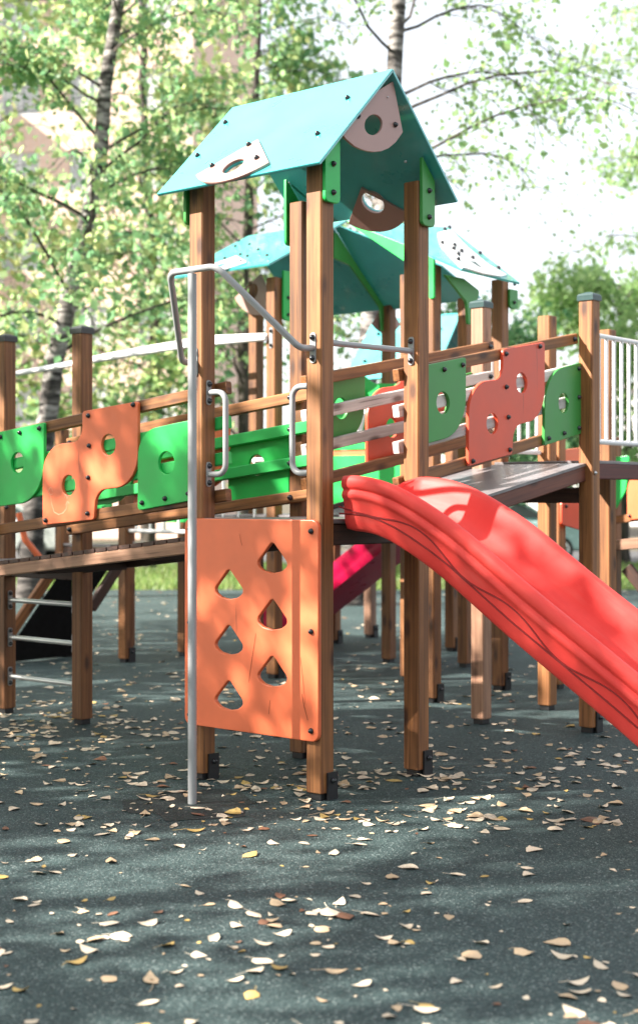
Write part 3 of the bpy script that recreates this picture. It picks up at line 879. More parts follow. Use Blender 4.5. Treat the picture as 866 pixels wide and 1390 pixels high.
# deck, walls
box('deck_board', (3.45, 2.45, 1.32), (5.1, 4.1, 1.345), M['deck'], T4)
box('deck_board', (3.12, 1.56, 1.32), (4.08, 2.44, 1.345), M['deck'], T4)
for a, b in (((3.42, 2.5, 1.26), (3.42, 3.36, 1.26)), ((3.14, 1.6, 1.26), (3.14, 2.45, 1.26)), ((3.2, 1.57, 1.26), (4.0, 1.57, 1.26)), ((3.5, 3.5, 1.26), (4.9, 3.5, 1.26))):
    beam('deck_beam', a, b, 0.045, 0.11, M['wood_dark'], T4)
wb = panel('wall_board', f2([(-3.44, 1.90), (-2.40, 1.90), (-2.40, 2.45), (-2.75, 2.44), (-2.98, 2.455), (-3.13, 2.56), (-3.44, 2.60)], [0, 0, 0, 0.1, 0.1, 0.06, 0], 6), (4.25, 0, 0), (0, -1, 0), (0, 0, 1), 0.022, M['green'], T4)
panel('wall_strip', [(-3.44, 1.852), (-2.40, 1.852), (-2.40, 1.897), (-3.44, 1.897)], (4.262, 0, 0), (0, -1, 0), (0, 0, 1), 0.020, M['orange'], T4)
panel('wall_board', [(-3.44, 1.345), (-2.40, 1.345), (-2.40, 1.849), (-3.44, 1.849)], (4.25, 0, 0), (0, -1, 0), (0, 0, 1), 0.022, M['green'], T4)
panel('wall_board', f2([(-3.22, 2.05), (-3.08, 1.98), (-3.02, 2.20), (-3.06, 2.42), (-3.16, 2.42), (-3.20, 2.25)], 0.03, 5), (4.20, 0, 0), (0, -1, 0), (0, 0, 1), 0.02, M['plate_white'], T4, holes=[circ(-3.12, 2.30, 0.03)])
# white side rails with balusters between the rear tower and the low back platform
for z in (1.19, 1.80):
    tube('railing_tube', [(3.46, 3.45, z), (3.46, 5.16, z)], 0.0185, M['tube_white'], T4)
for k in range(9):
    y = 3.62 + 0.18 * k
    tube('baluster', [(3.46, y, 1.19), (3.46, y, 1.80)], 0.013, M['tube_white'], T4)
panel('side_board', f2([(-4.95, 1.27), (-4.15, 1.27), (-4.15, 1.62), (-4.95, 1.62)], 0.15, 6), (3.55, 0, 0), (0, -1, 0), (0, 0, 1), 0.022, M['green'], T4)
# overhead handrails fanning to the left
for k, (dx, dz) in enumerate(((0, 0), (0.10, 0.040), (0.20, 0.080))):
    tube('overhead_bar', [(3.40 + dx * 0.2, 3.44, 2.80 + dz * 0.3), (3.40 + dx, 4.3, 2.80 + dz), (3.40 + dx, 5.2, 2.765 + dz * 0.9), (3.40, 6.95, 2.675)], 0.0225, M['tube_white'], T4, rad=0.5)
flange(T4, (3.42, 3.40, 2.80), (-1, 0, 0), l=0.17)
post(T4, 3.36, 6.98, 2.72, 'wood')

# crimson slide on the far side of the rear tower
PS = thing('playground_slide', (5.3, 4.0, 0), 'crimson plastic slide seen under the front tower, left of the bright post', 'slide')
V, Fc = [], []
pp = [(5.545, 3.50, 1.12), (5.545, 3.90, 0.86), (5.545, 4.24, 0.635), (5.545, 4.70, 0.335), (5.545, 4.98, 0.20), (5.545, 5.40, 0.165)]
prof = [(-0.28, -0.02), (-0.30, 0.06), (-0.295, 0.10), (-0.305, 0.12), (-0.30, 0.24), (-0.24, 0.24), (-0.20, 0.04), (0.20, 0.04), (0.24, 0.24), (0.30, 0.24), (0.305, 0.12), (0.28, -0.02)]
lat = Vector((1, 0, 0))
for p in pp:
    for a, b in prof:
        V.append(Vector(p) + lat * a + Vector((0, 0, b)))
k = len(prof)
for i in range(len(pp) - 1):
    for j in range(k):
        Fc.append((i * k + j, i * k + (j + 1) % k, (i + 1) * k + (j + 1) % k, (i + 1) * k + j))
Fc += [tuple(range(k)), tuple(range(len(V) - 1, len(V) - k - 1, -1))]
fixnorm(mesh_obj('chute', V, Fc, M['magenta'], PS, sm=40))
for s in (-0.2, 0.2):
    q = Vector(pp[-1]) + lat * s
    tube('foot_leg', [(q.x, q.y, 0), (q.x, q.y, q.z)], 0.02, M['tube'], PS)

# ================================================================== FAR PLAYHOUSE (pale sloping roof, short posts)
T5 = thing('playhouse', (6.2, 3.9, 0), 'far small playhouse with steep pale teal roof seen between the two front posts', 'playhouse')
for (x, y) in ((6.655, 4.888), (6.10, 3.45), (6.7, 3.45), (5.95, 4.8)):
    post(T5, x, y, 2.6 if x < 6.4 else 1.05, 'wood_pale' if y > 4.85 else 'wood', foot='bracket')
s1, n1 = quad('roof_sheet', [(5.70, 3.38, 2.65), (5.70, 4.50, 2.65), (6.20, 4.50, 3.30), (6.10, 3.36, 3.27)], M['teal'], T5)
quad('roof_sheet', [(6.20, 4.50, 3.30), (6.75, 4.50, 2.65), (6.75, 3.36, 2.65), (6.10, 3.36, 3.27)], M['teal'], T5)
for (u, v) in ((0.15, 0.3), (0.15, 0.75), (0.85, 0.3), (0.85, 0.75), (0.5, 0.2)):
    p = Vector((5.70, 3.38, 2.65)).lerp(Vector((5.70, 4.50, 2.65)), u).lerp(Vector((6.10, 3.36, 3.27)).lerp(Vector((6.20, 4.50, 3.30)), u), v)
    bolt(p + n1 * 0.002, n1, s1, s=1.2)
box('deck_board', (5.9, 3.5, 1.06), (6.8, 4.95, 1.09), M['deck'], T5)

# ================================================================== LOW BACK PLATFORM with climbing ramp (left, behind)
T6 = thing('play_platform', (3.7, 5.6, 0), 'low wooden platform behind the left bridge with a black climbing ramp', 'play platform')
post(T6, 3.325, 5.933, 2.13, 'wood', foot='bracket'); post(T6, 3.407, 5.150, 2.13, 'wood', foot='bracket')
post(T6, 4.15, 5.93, 2.13, 'wood'); post(T6, 4.15, 5.15, 2.13, 'wood')
box('deck_board', (3.33, 5.26, 1.04), (4.2, 5.92, 1.065), M['deck'], T6)
beam('deck_beam', (3.36, 5.26, 0.99), (3.36, 5.925, 0.99), 0.045, 0.09, M['wood_dark'], T6)
beam('ramp_stringer', (2.55, 5.95, 0.04), (3.38, 5.95, 0.97), 0.045, 0.10, M['wood'], T6)
beam('ramp_stringer', (2.98, 5.12, 0.52), (3.38, 5.12, 0.97), 0.045, 0.10, M['wood_dark'], T6)
panel('ramp_panel', [(2.60, 0.015), (3.42, 0.015), (3.42, 0.94)], (0, 5.90, 0), (1, 0, 0), (0, 0, 1), 0.02, M['black'], T6)
panel('ramp_panel', [(2.98, 0.56), (3.36, 0.98), (2.98, 0.98)], (0, 5.20, 0), (1, 0, 0), (0, 0, 1), 0.02, M['black'], T6)
panel('side_board', f2([(-5.92, 1.37), (-5.26, 1.37), (-5.26, 1.75), (-5.92, 1.75)], 0.05, 4), (3.345, 0, 0), (0, -1, 0), (0, 0, 1), 0.022, M['green'], T6)
for y in (5.82, 5.36): bolt((3.333, y, 1.40), (-1, 0, 0), T6)
tube('bent_rail', [(3.0, 6.15, 1.35), (3.05, 6.12, 1.1), (3.2, 6.05, 0.9), (3.33, 5.98, 0.85)], 0.03, M['orange'], T6, rad=0.1)

# ================================================================== RIGHT-HAND FAR BRIDGE
T7 = thing('plank_bridge', (5.5, 1.0, 0), 'far side bridge at the right edge with orange and green boards and brown rails', 'bridge')
for (x, y) in ((5.55, 1.40), (5.55, -0.3)):
    post(T7, x, y, 2.0, 'wood')
for z, mt in ((1.72, 'green_rail'), (1.55, 'green_rail'), (1.31, 'wood'),):
    beam('rail', (5.525, 1.50, z - 0.02), (5.525, -0.3, z + 0.17), 0.044, 0.066, M[mt], T7)
panel('side_board', f2([(-1.50, 1.37), (-1.38, 1.37), (-1.27, 1.55), (-1.24, 1.84), (-1.50, 1.82)], [0, 0.1, 0.1, 0.02, 0], 6), (5.49, 0, 0), (0, -1, 0), (0, 0, 1), 0.022, M['green'], T7)
ob = panel('side_board', f2([(-1.258, 1.30), (-0.80, 1.345), (-0.50, 1.80), (-0.9, 1.80), (-1.258, 1.70)], [0.02, 0.1, 0.02, 0.1, 0.22], 8), (5.485, 0, 0), (0, -1, 0), (0, 0, 1), 0.022, M['orange'], T7)
bolt((5.474, 1.235, 1.335), (-1, 0, 0), ob)
beam('side_beam', (5.50, 1.50, 1.075), (5.50, -0.3, 1.25), 0.045, 0.09, M['wood_pale'], T7)
box('deck_board', (5.53, 0.0, 1.10), (6.2, 1.45, 1.12), M['wood_dark'], T7)
beam('brace', (5.55, 1.30, 0.9), (5.65, 0.55, 0.02), 0.06, 0.10, M['wood_dark'], T7)

# small orange spring seat and steps seen under the right bridge
T8 = thing('play_board', (4.9, 1.6, 0), 'low orange play board on posts seen beneath the ramp bridge', 'play board')
panel('board', f2([(4.3, 1.28), (5.15, 1.14), (5.15, 1.46), (4.3, 1.46)], 0.03, 4), (0, 1.20, 0), (1, 0, 0), (0, 0, 1), 0.022, M['orange_red'], T8)
panel('board', f2([(4.2, 1.62), (4.95, 1.66), (4.95, 1.90), (4.2, 1.84)], 0.05, 4), (0, 1.30, 0), (1, 0, 0), (0, 0, 1), 0.022, M['orange'], T8)
for x in (4.35, 5.05): post(T8, x, 1.24, 1.95, 'wood')
bolt((4.36, 1.188, 1.42), (0, -1, 0), T8)

# ================================================================== GROUND, VERGE, ROAD
def sheet(name, pts, z, mat, kind='structure'):
    o = mesh_obj(name, [(p[0], p[1], z) for p in pts], [tuple(range(len(pts)))], mat, None)
    return tag(fixnorm(o), kind=kind)

def rubber():
    m, n, l, b = newmat('green_rubber_granulate')
    tc = n.new('ShaderNodeTexCoord')
    v = n.new('ShaderNodeTexVoronoi'); v.inputs['Scale'].default_value = 170
    l.new(tc.outputs['Object'], v.inputs['Vector'])
    r = ramp(n, [(0.0, (0.004, 0.011, 0.012)), (0.45, (0.020, 0.043, 0.044)), (0.80, (0.055, 0.085, 0.085)), (0.94, (0.22, 0.26, 0.255))])
    l.new(v.outputs['Color'], r.inputs[0])
    nz = n.new('ShaderNodeTexNoise'); nz.inputs['Scale'].default_value = 0.9; nz.inputs['Detail'].default_value = 8
    l.new(tc.outputs['Object'], nz.inputs['Vector'])
    r2 = ramp(n, [(0.32, (0.74, 0.76, 0.77)), (0.68, (1.18, 1.15, 1.13))])
    l.new(nz.outputs['Fac'], r2.inputs[0])
    mx = n.new('ShaderNodeMix'); mx.data_type = 'RGBA'; mx.blend_type = 'MULTIPLY'; mx.inputs[0].default_value = 1
    l.new(r.outputs[0], mx.inputs[6]); l.new(r2.outputs[0], mx.inputs[7])
    l.new(mx.outputs[2], b.inputs['Base Color'])
    b.inputs['Roughness'].default_value = 0.72
    b.inputs['Specular IOR Level'].default_value = 0.35
    bp = n.new('ShaderNodeBump'); bp.inputs['Strength'].default_value = 0.7; bp.inputs['Distance'].default_value = 0.004
    l.new(v.outputs['Distance'], bp.inputs['Height']); l.new(bp.outputs[0], b.inputs['Normal'])
    return m
M['rubber'] = rubber()
M['earth'] = plain('verge_earth', (0.075, 0.062, 0.035), 0.9, var=0.4, scale=5)
M['asphalt'] = plain('asphalt', (0.06, 0.06, 0.062), 0.85, var=0.25, scale=20)
sheet('ground', [at(-900, -300)[:2], at(900, -300)[:2], at(900, 1200)[:2], at(-900, 1200)[:2]], -0.02, M['earth'])
sheet('rubber_surface', [at(-26, -14)[:2], at(26, -14)[:2], at(26, 23.3)[:2], at(-26, 23.3)[:2]], 0.0, M['rubber'])
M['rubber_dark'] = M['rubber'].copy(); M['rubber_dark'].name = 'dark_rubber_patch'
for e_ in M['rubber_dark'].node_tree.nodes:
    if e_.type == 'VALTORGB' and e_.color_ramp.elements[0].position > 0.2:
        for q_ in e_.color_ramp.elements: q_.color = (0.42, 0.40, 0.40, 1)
pr_ = random.Random(5)
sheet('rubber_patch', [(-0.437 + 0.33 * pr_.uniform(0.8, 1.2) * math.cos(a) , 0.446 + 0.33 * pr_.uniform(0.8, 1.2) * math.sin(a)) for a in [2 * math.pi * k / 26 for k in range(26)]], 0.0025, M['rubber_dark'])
sheet('road', [at(-69, 32.5)[:2], at(69, 32.5)[:2], at(69, 41)[:2], at(-69, 41)[:2]], -0.012, M['asphalt'])
# grass: blades on the verge, one mass
def blades(n, lat, dep, hmin, hmax, mat, name):
    la = rng.uniform(lat[0], lat[1], n); de = rng.uniform(dep[0], dep[1], n)
    base = np.array([CAM.x, CAM.y, 0])[None] + np.outer(de, (FW.x, FW.y, 0)) + np.outer(la, (RT.x, RT.y, 0))
    base[:, 2] = -0.02
    hh = rng.uniform(hmin, hmax, n); an = rng.uniform(0, 6.283, n); w = rng.uniform(0.008, 0.02, n)
    d = np.stack([np.cos(an), np.sin(an), np.zeros(n)], 1)
    lean = np.stack([np.cos(an + 1.4), np.sin(an + 1.4), np.zeros(n)], 1) * (hh * rng.uniform(0.1, 0.8, n))[:, None]
    top = base + lean; top[:, 2] = hh
    V = np.stack([base - d * w[:, None], base + d * w[:, None], top], 1).reshape(-1, 3)
    me = bpy.data.meshes.new(name)
    me.vertices.add(3 * n); me.vertices.foreach_set('co', V.ravel())
    me.loops.add(3 * n); me.loops.foreach_set('vertex_index', np.arange(3 * n))
    me.polygons.add(n); me.polygons.foreach_set('loop_start', np.arange(0, 3 * n, 3))
    me.materials.append(mat); me.update()
    o = bpy.data.objects.new(name, me); COL.objects.link(o)
    return o
M['grass'] = foliage('grass_blades', [(0.05, 0.10, 0.02), (0.10, 0.19, 0.03), (0.16, 0.24, 0.05), (0.20, 0.20, 0.08)], 0.4)
tag(blades(60000, (-13, 13), (23.45, 32.4), 0.03, 0.13, M['grass'], 'grass'), 'short bright green grass verge behind the playground', 'grass', kind='stuff')

# ================================================================== CARS beyond the verge
M['car_silver'] = plain('silver_car_paint', (0.62, 0.64, 0.65), 0.25, metal=0.3, var=0.03, coat=1.0)
M['car_teal'] = plain('pale_teal_car_paint', (0.42, 0.62, 0.62), 0.25, metal=0.2, var=0.03, coat=1.0)
M['glass'] = plain('dark_car_glass', (0.05, 0.09, 0.095), 0.06, var=0.05, spec=0.9)
M['tyre'] = plain('tyre_rubber', (0.015, 0.015, 0.016), 0.8)
M['rim'] = plain('alloy_rim', (0.6, 0.6, 0.62), 0.3, metal=0.7)
def car(label, org, mat, flip=1):
    """side-on car standing at org; length runs along the camera's right axis"""
    t = thing('parked_car', org, label, 'car')
    def P(l, z, d): return Vector(org) + RT * (l * flip) + FW * d + Vector((0, 0, z))
    low = [(-2.15, 0.30), (-2.2, 0.62), (-2.05, 0.92), (-1.2, 1.0), (1.25, 1.02), (2.05, 0.98), (2.18, 0.65), (2.15, 0.30)]
    def loft(name, prof, d0, d1, m, inset=0.0):
        V = [P(a, b, d0 + inset) for a, b in prof] + [P(a, b, d0) for a, b in prof] + [P(a, b, d1) for a, b in prof] + [P(a, b, d1 - inset) for a, b in prof]
        n = len(prof); V = V[n:3 * n]
        Fc = [tuple(range(n)), tuple(range(2 * n - 1, n - 1, -1))] + [(i, (i + 1) % n, (i + 1) % n + n, i + n) for i in range(n)]
        return fixnorm(mesh_obj(name, V, Fc, m, t))
    body = loft('body', low, -0.85, 0.85, mat)
    md = body.modifiers.new('b', 'BEVEL'); md.width = 0.08; md.segments = 3
    roof = [(-1.25, 1.0), (-0.55, 1.44), (0.75, 1.47), (1.65, 1.02)]
    cab = loft('cabin', roof, -0.72, 0.72, mat)
    md = cab.modifiers.new('b', 'BEVEL'); md.width = 0.06; md.segments = 2
    for a, b, c, d in ((-1.08, -0.50, 0.08, 0.08), (0.16, 0.16, 0.72, 1.40)):
        w = [P(a, 1.05, -0.728), P(d if d > 0.1 else 0.08, 1.05, -0.728), P(c, 1.38, -0.728), P(b, 1.38, -0.728)]
        mesh_obj('side_window', w + [q + FW * 0.004 for q in w], [(0, 1, 2, 3), (7, 6, 5, 4), (0, 4, 5, 1), (1, 5, 6, 2), (2, 6, 7, 3), (3, 7, 4, 0)], M['glass'], t)
    for l in (-1.35, 1.32):
        for d in (-0.82, 0.70):
            q = P(l, 0.325, d)
            wh = tube('wheel', [q - FW * 0.05, q + FW * 0.16], 0.325, M['tyre'], t, seg=24)
            if d < 0:
                V = [q - FW * 0.052]
                Fc = []
                for k in range(10):
                    a = 2 * math.pi * k / 10
                    for da in (-0.12, 0.12):
                        V.append(q - FW * 0.056 + (RT * math.cos(a + da) + Vector((0, 0, 1)) * math.sin(a + da)) * 0.235)
                    Fc.append((0, 2 * k + 1, 2 * k + 2))
                n0 = len(V)
                for k in range(24):
                    a = 2 * math.pi * k / 24
                    e = RT * math.cos(a) + Vector((0, 0, 1)) * math.sin(a)
                    V += [q - FW * 0.056 + e * 0.205, q - FW * 0.056 + e * 0.245]
                for k in range(24):
                    k2 = (k + 1) % 24
                    Fc.append((n0 + 2 * k, n0 + 2 * k + 1, n0 + 2 * k2 + 1, n0 + 2 * k2))
                rm = mesh_obj('rim', V, Fc, M['rim'], wh)
    for l in (-2.17, 2.1):
        q = P(l, 0.75, -0.62)
        box('headlight', q - Vector((0.05, 0.05, 0.06)), q + Vector((0.05, 0.05, 0.06)), M['plate_white'], t, 0.01)
    return t
car('silver car parked behind the birch trunk at the left', at(-7.95, 34.0, -0.012), M['car_silver'])
car('pale teal car parked beyond the ramp bridge at the right', at(4.1, 33.5, -0.012), M['car_teal'], -1)
car('white car parked beyond the grass behind the two middle posts', at(1.2, 36.4, -0.012), M['plate_white'], 1).scale = (1, 1, 1)

# ================================================================== BUILDINGS
M['brick'] = None
def brickmat(name, c1, c2, mortar):
    m, n, l, b = newmat(name)
    tc = n.new('ShaderNodeTexCoord')
    mp = n.new('ShaderNodeMapping'); mp.inputs['Rotation'].default_value = (R(90), 0, 0)
    br = n.new('ShaderNodeTexBrick'); br.inputs['Scale'].default_value = 1.0
    br.inputs['Brick Width'].default_value = 0.26; br.inputs['Row Height'].default_value = 0.085; br.inputs['Mortar Size'].default_value = 0.01
    br.inputs['Color1'].default_value = (*c1, 1); br.inputs['Color2'].default_value = (*c2, 1); br.inputs['Mortar'].default_value = (*mortar, 1)
    l.new(tc.outputs['Object'], mp.inputs['Vector']); l.new(mp.outputs[0], br.inputs['Vector'])
    l.new(br.outputs[0], b.inputs['Base Color'])
    b.inputs['Roughness'].default_value = 0.85
    return m
M['brick'] = brickmat('peach_brick', (0.74, 0.50, 0.38), (0.80, 0.57, 0.45), (0.70, 0.60, 0.53))
M['render'] = plain('white_render', (0.78, 0.77, 0.75), 0.8, var=0.06, scale=2)
M['winglass'] = plain('sky_whitened_window_glass', (0.50, 0.50, 0.48), 0.2, spec=0.9)  # panes made pale in colour to stand in for reflected bright sky
M['frame'] = plain('white_window_frame', (0.75, 0.75, 0.74), 0.5)
def building(label, lat0, lat1, dep, height, wallmat, cols, storeys, balc=None, name='apartment_building', turn=0.0):
    base = at((lat0 + lat1) / 2, dep, 0)
    t = thing(name, base, label, 'building')
    ang = -R(YAW) + turn
    ax = Vector((math.cos(ang), math.sin(ang), 0)); ay = Vector((-math.sin(ang), math.cos(ang), 0))
    W_ = lat1 - lat0
    def P(l, d, z): return base + ax * l + ay * d + Vector((0, 0, z))
    # facade as a grid of wall strips around recessed windows
    ww, wh, sh = 1.45, 1.5, 2.9
    xs = [-W_ / 2]
    step = W_ / cols
    for i in range(cols):
        c = -W_ / 2 + step * (i + 0.5)
        xs += [c - ww / 2, c + ww / 2]
    xs.append(W_ / 2)
    zs = [0.0]
    for k in range(storeys):
        zs += [0.9 + k * sh + 0.4, 0.9 + k * sh + 0.4 + wh]
    zs.append(height)
    V, Fc = [], []
    nx, nz = len(xs), len(zs)
    for z in zs:
        for x in xs: V.append(P(x, 0, z))
    for j in range(nz - 1):
        for i in range(nx - 1):
            if i % 2 == 1 and j % 2 == 1: continue
            Fc.append((j * nx + i, j * nx + i + 1, (j + 1) * nx + i + 1, (j + 1) * nx + i))
    nb = len(V)
    dpt = 12
    for (x, d) in ((-W_ / 2, 0.0), (W_ / 2, 0.0), (W_ / 2, dpt), (-W_ / 2, dpt)):
        V += [P(x, d + 0.0, 0), P(x, d, height)]
    Fc += [(nb + 2, nb + 4, nb + 5, nb + 3), (nb + 4, nb + 6, nb + 7, nb + 5), (nb + 6, nb, nb + 1, nb + 7)]
    w = mesh_obj('wall', V, Fc, wallmat, t)
    w.rotation_euler = (0, 0, 0)
    V = [P(a, d, z) for z in (height, height + 0.35) for a, d in ((-W_ / 2 - .3, -.3), (W_ / 2 + .3, -.3), (W_ / 2 + .3, dpt + .3), (-W_ / 2 - .3, dpt + .3))]
    mesh_obj('roof', V, [(3, 2, 1, 0), (4, 5, 6, 7), (0, 1, 5, 4), (1, 2, 6, 5), (2, 3, 7, 6), (3, 0, 4, 7)], M['render'], t)
    fm = gm = None
    for j in range(storeys):
        for i in range(cols):
            c = -W_ / 2 + step * (i + 0.5); z0 = 0.9 + j * sh + 0.4
            if fm is None:
                Vf, Ff = [], []
                def bar(x0, x1, z0_, z1_):
                    s = len(Vf)
                    for d in (0.06, 0.16):
                        for (x, z) in ((x0, z0_), (x1, z0_), (x1, z1_), (x0, z1_)): Vf.append(ax * x + ay * d + Vector((0, 0, z)))
                    Ff.extend([(s, s + 1, s + 2, s + 3), (s, s + 4, s + 5, s + 1), (s + 1, s + 5, s + 6, s + 2), (s + 2, s + 6, s + 7, s + 3), (s + 3, s + 7, s + 4, s)])
                e = 0.07; a = ww / 2
                bar(-a, -a + e, 0, wh); bar(a - e, a, 0, wh); bar(-a + e, a - e, 0, e); bar(-a + e, a - e, wh - e, wh); bar(-0.035, 0.035, e, wh - e)
                fo = mesh_obj('window', [base + v for v in Vf], Ff, M['frame'], t, origin=base); fm = fo.data
                q = [ax * -a + ay * 0.13, ax * a + ay * 0.13, ax * a + ay * 0.13 + Vector((0, 0, wh)), ax * -a + ay * 0.13 + Vector((0, 0, wh))]
                po = mesh_obj('pane', [base + v for v in q], [(0, 1, 2, 3)], M['winglass'], fo, origin=base); gm = po.data
            else:
                fo = bpy.data.objects.new('window', fm); link(fo, t, base)
                po = bpy.data.objects.new('pane', gm); link(po, fo, base)
            fo.location = ax * c + Vector((0, 0, z0))
    if balc:
        for j in range(storeys):
            for (a, b) in balc:
                z0 = 0.7 + j * sh
                V = [P(x, d, z) for z in (z0, z0 + 1.15) for x, d in ((a, -1.1), (b, -1.1), (b, -0.003), (a, -0.003))]
                mesh_obj('balcony', V, [(3, 2, 1, 0), (4, 5, 6, 7), (0, 1, 5, 4), (1, 2, 6, 5), (2, 3, 7, 6), (3, 0, 4, 7)], M['render'], t)
    return t
building('tall peach brick apartment block behind the birch at the left', -23, -4.5, 54, 30, M['brick'], 7, 9, [(-1.0, 2.0)], turn=R(-9))
building('low pale rendered building far behind the right tower', 6, 32, 78, 7.5, M['render'], 9, 2, turn=R(-20))

# ================================================================== TREES
def barkmat(name, pale, mid, dark, birch=True):
    m, n, l, b = newmat(name)
    tc = n.new('ShaderNodeTexCoord')
    mp = n.new('ShaderNodeMapping'); mp.inputs['Scale'].default_value = (2.2, 2.2, 7.0) if birch else (9, 9, 1.2)
    l.new(tc.outputs['Object'], mp.inputs['Vector'])
    nz = n.new('ShaderNodeTexNoise'); nz.inputs['Scale'].default_value = 1.6; nz.inputs['Detail'].default_value = 6; nz.inputs['Distortion'].default_value = 0.6
    l.new(mp.outputs[0], nz.inputs['Vector'])
    r = ramp(n, [(0.38, dark), (0.50, mid), (0.62, pale)])
    l.new(nz.outputs['Fac'], r.inputs[0])
    if birch:
        # old birches carry thick dark bark over the lowest metres
        sx = n.new('ShaderNodeSeparateXYZ'); l.new(tc.outputs['Generated'], sx.inputs[0])
        ad = n.new('ShaderNodeMath'); ad.operation = 'MULTIPLY_ADD'; ad.inputs[1].default_value = 0.25
        l.new(nz.outputs['Fac'], ad.inputs[0]); l.new(sx.outputs['Z'], ad.inputs[2])
        rb = ramp(n, [(0.22, (0.30, 0.29, 0.28)), (0.42, (1, 1, 1))])
        l.new(ad.outputs[0], rb.inputs[0])
        mb = n.new('ShaderNodeMix'); mb.data_type = 'RGBA'; mb.blend_type = 'MULTIPLY'; mb.inputs[0].default_value = 1
        l.new(r.outputs[0], mb.inputs[6]); l.new(rb.outputs[0], mb.inputs[7])
        l.new(mb.outputs[2], b.inputs['Base Color'])
    else:
        l.new(r.outputs[0], b.inputs['Base Color'])
    b.inputs['Roughness'].default_value = 0.85
    bp = n.new('ShaderNodeBump'); bp.inputs['Strength'].default_value = 0.8; bp.inputs['Distance'].default_value = 0.03
    l.new(nz.outputs['Fac'], bp.inputs['Height']); l.new(bp.outputs[0], b.inputs['Normal'])
    return m
M['birch'] = barkmat('birch_bark', (0.36, 0.33, 0.31), (0.12, 0.105, 0.095), (0.025, 0.02, 0.018))
M['bark'] = barkmat('grey_bark', (0.10, 0.08, 0.065), (0.055, 0.045, 0.036), (0.02, 0.016, 0.013), False)
M['leaf_a'] = foliage('birch_leaves', [(0.06, 0.15, 0.065), (0.09, 0.20, 0.08), (0.13, 0.235, 0.09), (0.18, 0.27, 0.10), (0.29, 0.30, 0.12)])
M['leaf_b'] = foliage('green_leaves', [(0.04, 0.13, 0.06), (0.065, 0.17, 0.07), (0.10, 0.21, 0.085), (0.15, 0.25, 0.10)])
M['leaf_c'] = foliage('yellow_green_leaves', [(0.09, 0.19, 0.06), (0.15, 0.25, 0.075), (0.22, 0.29, 0.10), (0.34, 0.31, 0.13)])
M['leaf_d'] = foliage('glare_paled_green_leaves', [(0.10, 0.20, 0.06), (0.16, 0.26, 0.09), (0.22, 0.30, 0.12)])  # leaf colour lightened to imitate glare and haze over the right-hand trees

def leaf_mesh(name, C, size, mat, parent, origin):
    """C: n x 3 leaf centres; every leaf is a folded pointed blade of two triangles pairs"""
    n = len(C)
    s = size * rng.gamma(6, 1 / 6, n).clip(0.4, 1.9)[:, None]
    a = rng.normal(size=(n, 3)); a[:, 2] -= 0.5; a /= np.linalg.norm(a, axis=1)[:, None]
    b = rng.normal(size=(n, 3)); b -= (b * a).sum(1)[:, None] * a; b /= np.linalg.norm(b, axis=1)[:, None]
    c = np.cross(a, b)
    base = C - a * s * 0.5; tip = C + a * s * 0.5
    l_ = C + b * s * 0.36 + c * s * 0.10 - a * s * 0.08; r_ = C - b * s * 0.36 + c * s * 0.10 - a * s * 0.08
    V = np.stack([base, r_, tip, l_], 1).reshape(-1, 3) - np.asarray(origin)[None]
    me = bpy.data.meshes.new(name)
    me.vertices.add(4 * n); me.vertices.foreach_set('co', V.ravel())
    i = np.arange(n) * 4
    idx = np.stack([i, i + 1, i + 2, i, i + 2, i + 3], 1).ravel()
    me.loops.add(6 * n); me.loops.foreach_set('vertex_index', idx)
    me.polygons.add(2 * n); me.polygons.foreach_set('loop_start', np.arange(0, 6 * n, 3))
    me.materials.append(mat); me.update()
    o = bpy.data.objects.new(name, me)
    return link(o, parent, Vector(origin))

def limb(V, Fc, P, r0, r1, seg=8):
    P = [Vector(p) for p in P]; n = len(P); s0 = len(V)
    u = Vector((1, 0.3, 0.1))
    for i in range(n):
        t = (P[min(i + 1, n - 1)] - P[max(i - 1, 0)]).normalized()
        u = (u - t * u.dot(t)).normalized(); w = t.cross(u)
        r = r0 + (r1 - r0) * i / (n - 1)
        for k in range(seg):
            a = 2 * math.pi * k / seg
            V.append(P[i] + (u * math.cos(a) + w * math.sin(a)) * r * (1 + 0.08 * math.sin(3 * a + i)))
    for i in range(n - 1):
        for k in range(seg):
            k2 = (k + 1) % seg
            Fc.append((s0 + i * seg + k, s0 + i * seg + k2, s0 + (i + 1) * seg + k2, s0 + (i + 1) * seg + k))
    Fc.append(tuple(s0 + (n - 1) * seg + k for k in range(seg)))

def wander(p, d, L, n, jit, droop):
    """a branch: starts at p heading d, droops towards its end"""
    P = [Vector(p)]; d = Vector(d).normalized()
    for i in range(n):
        d = (d + Vector((random.gauss(0, jit), random.gauss(0, jit), random.gauss(0, jit) - droop * (i / n)))).normalized()
        P.append(P[-1] + d * (L / n))
    return P

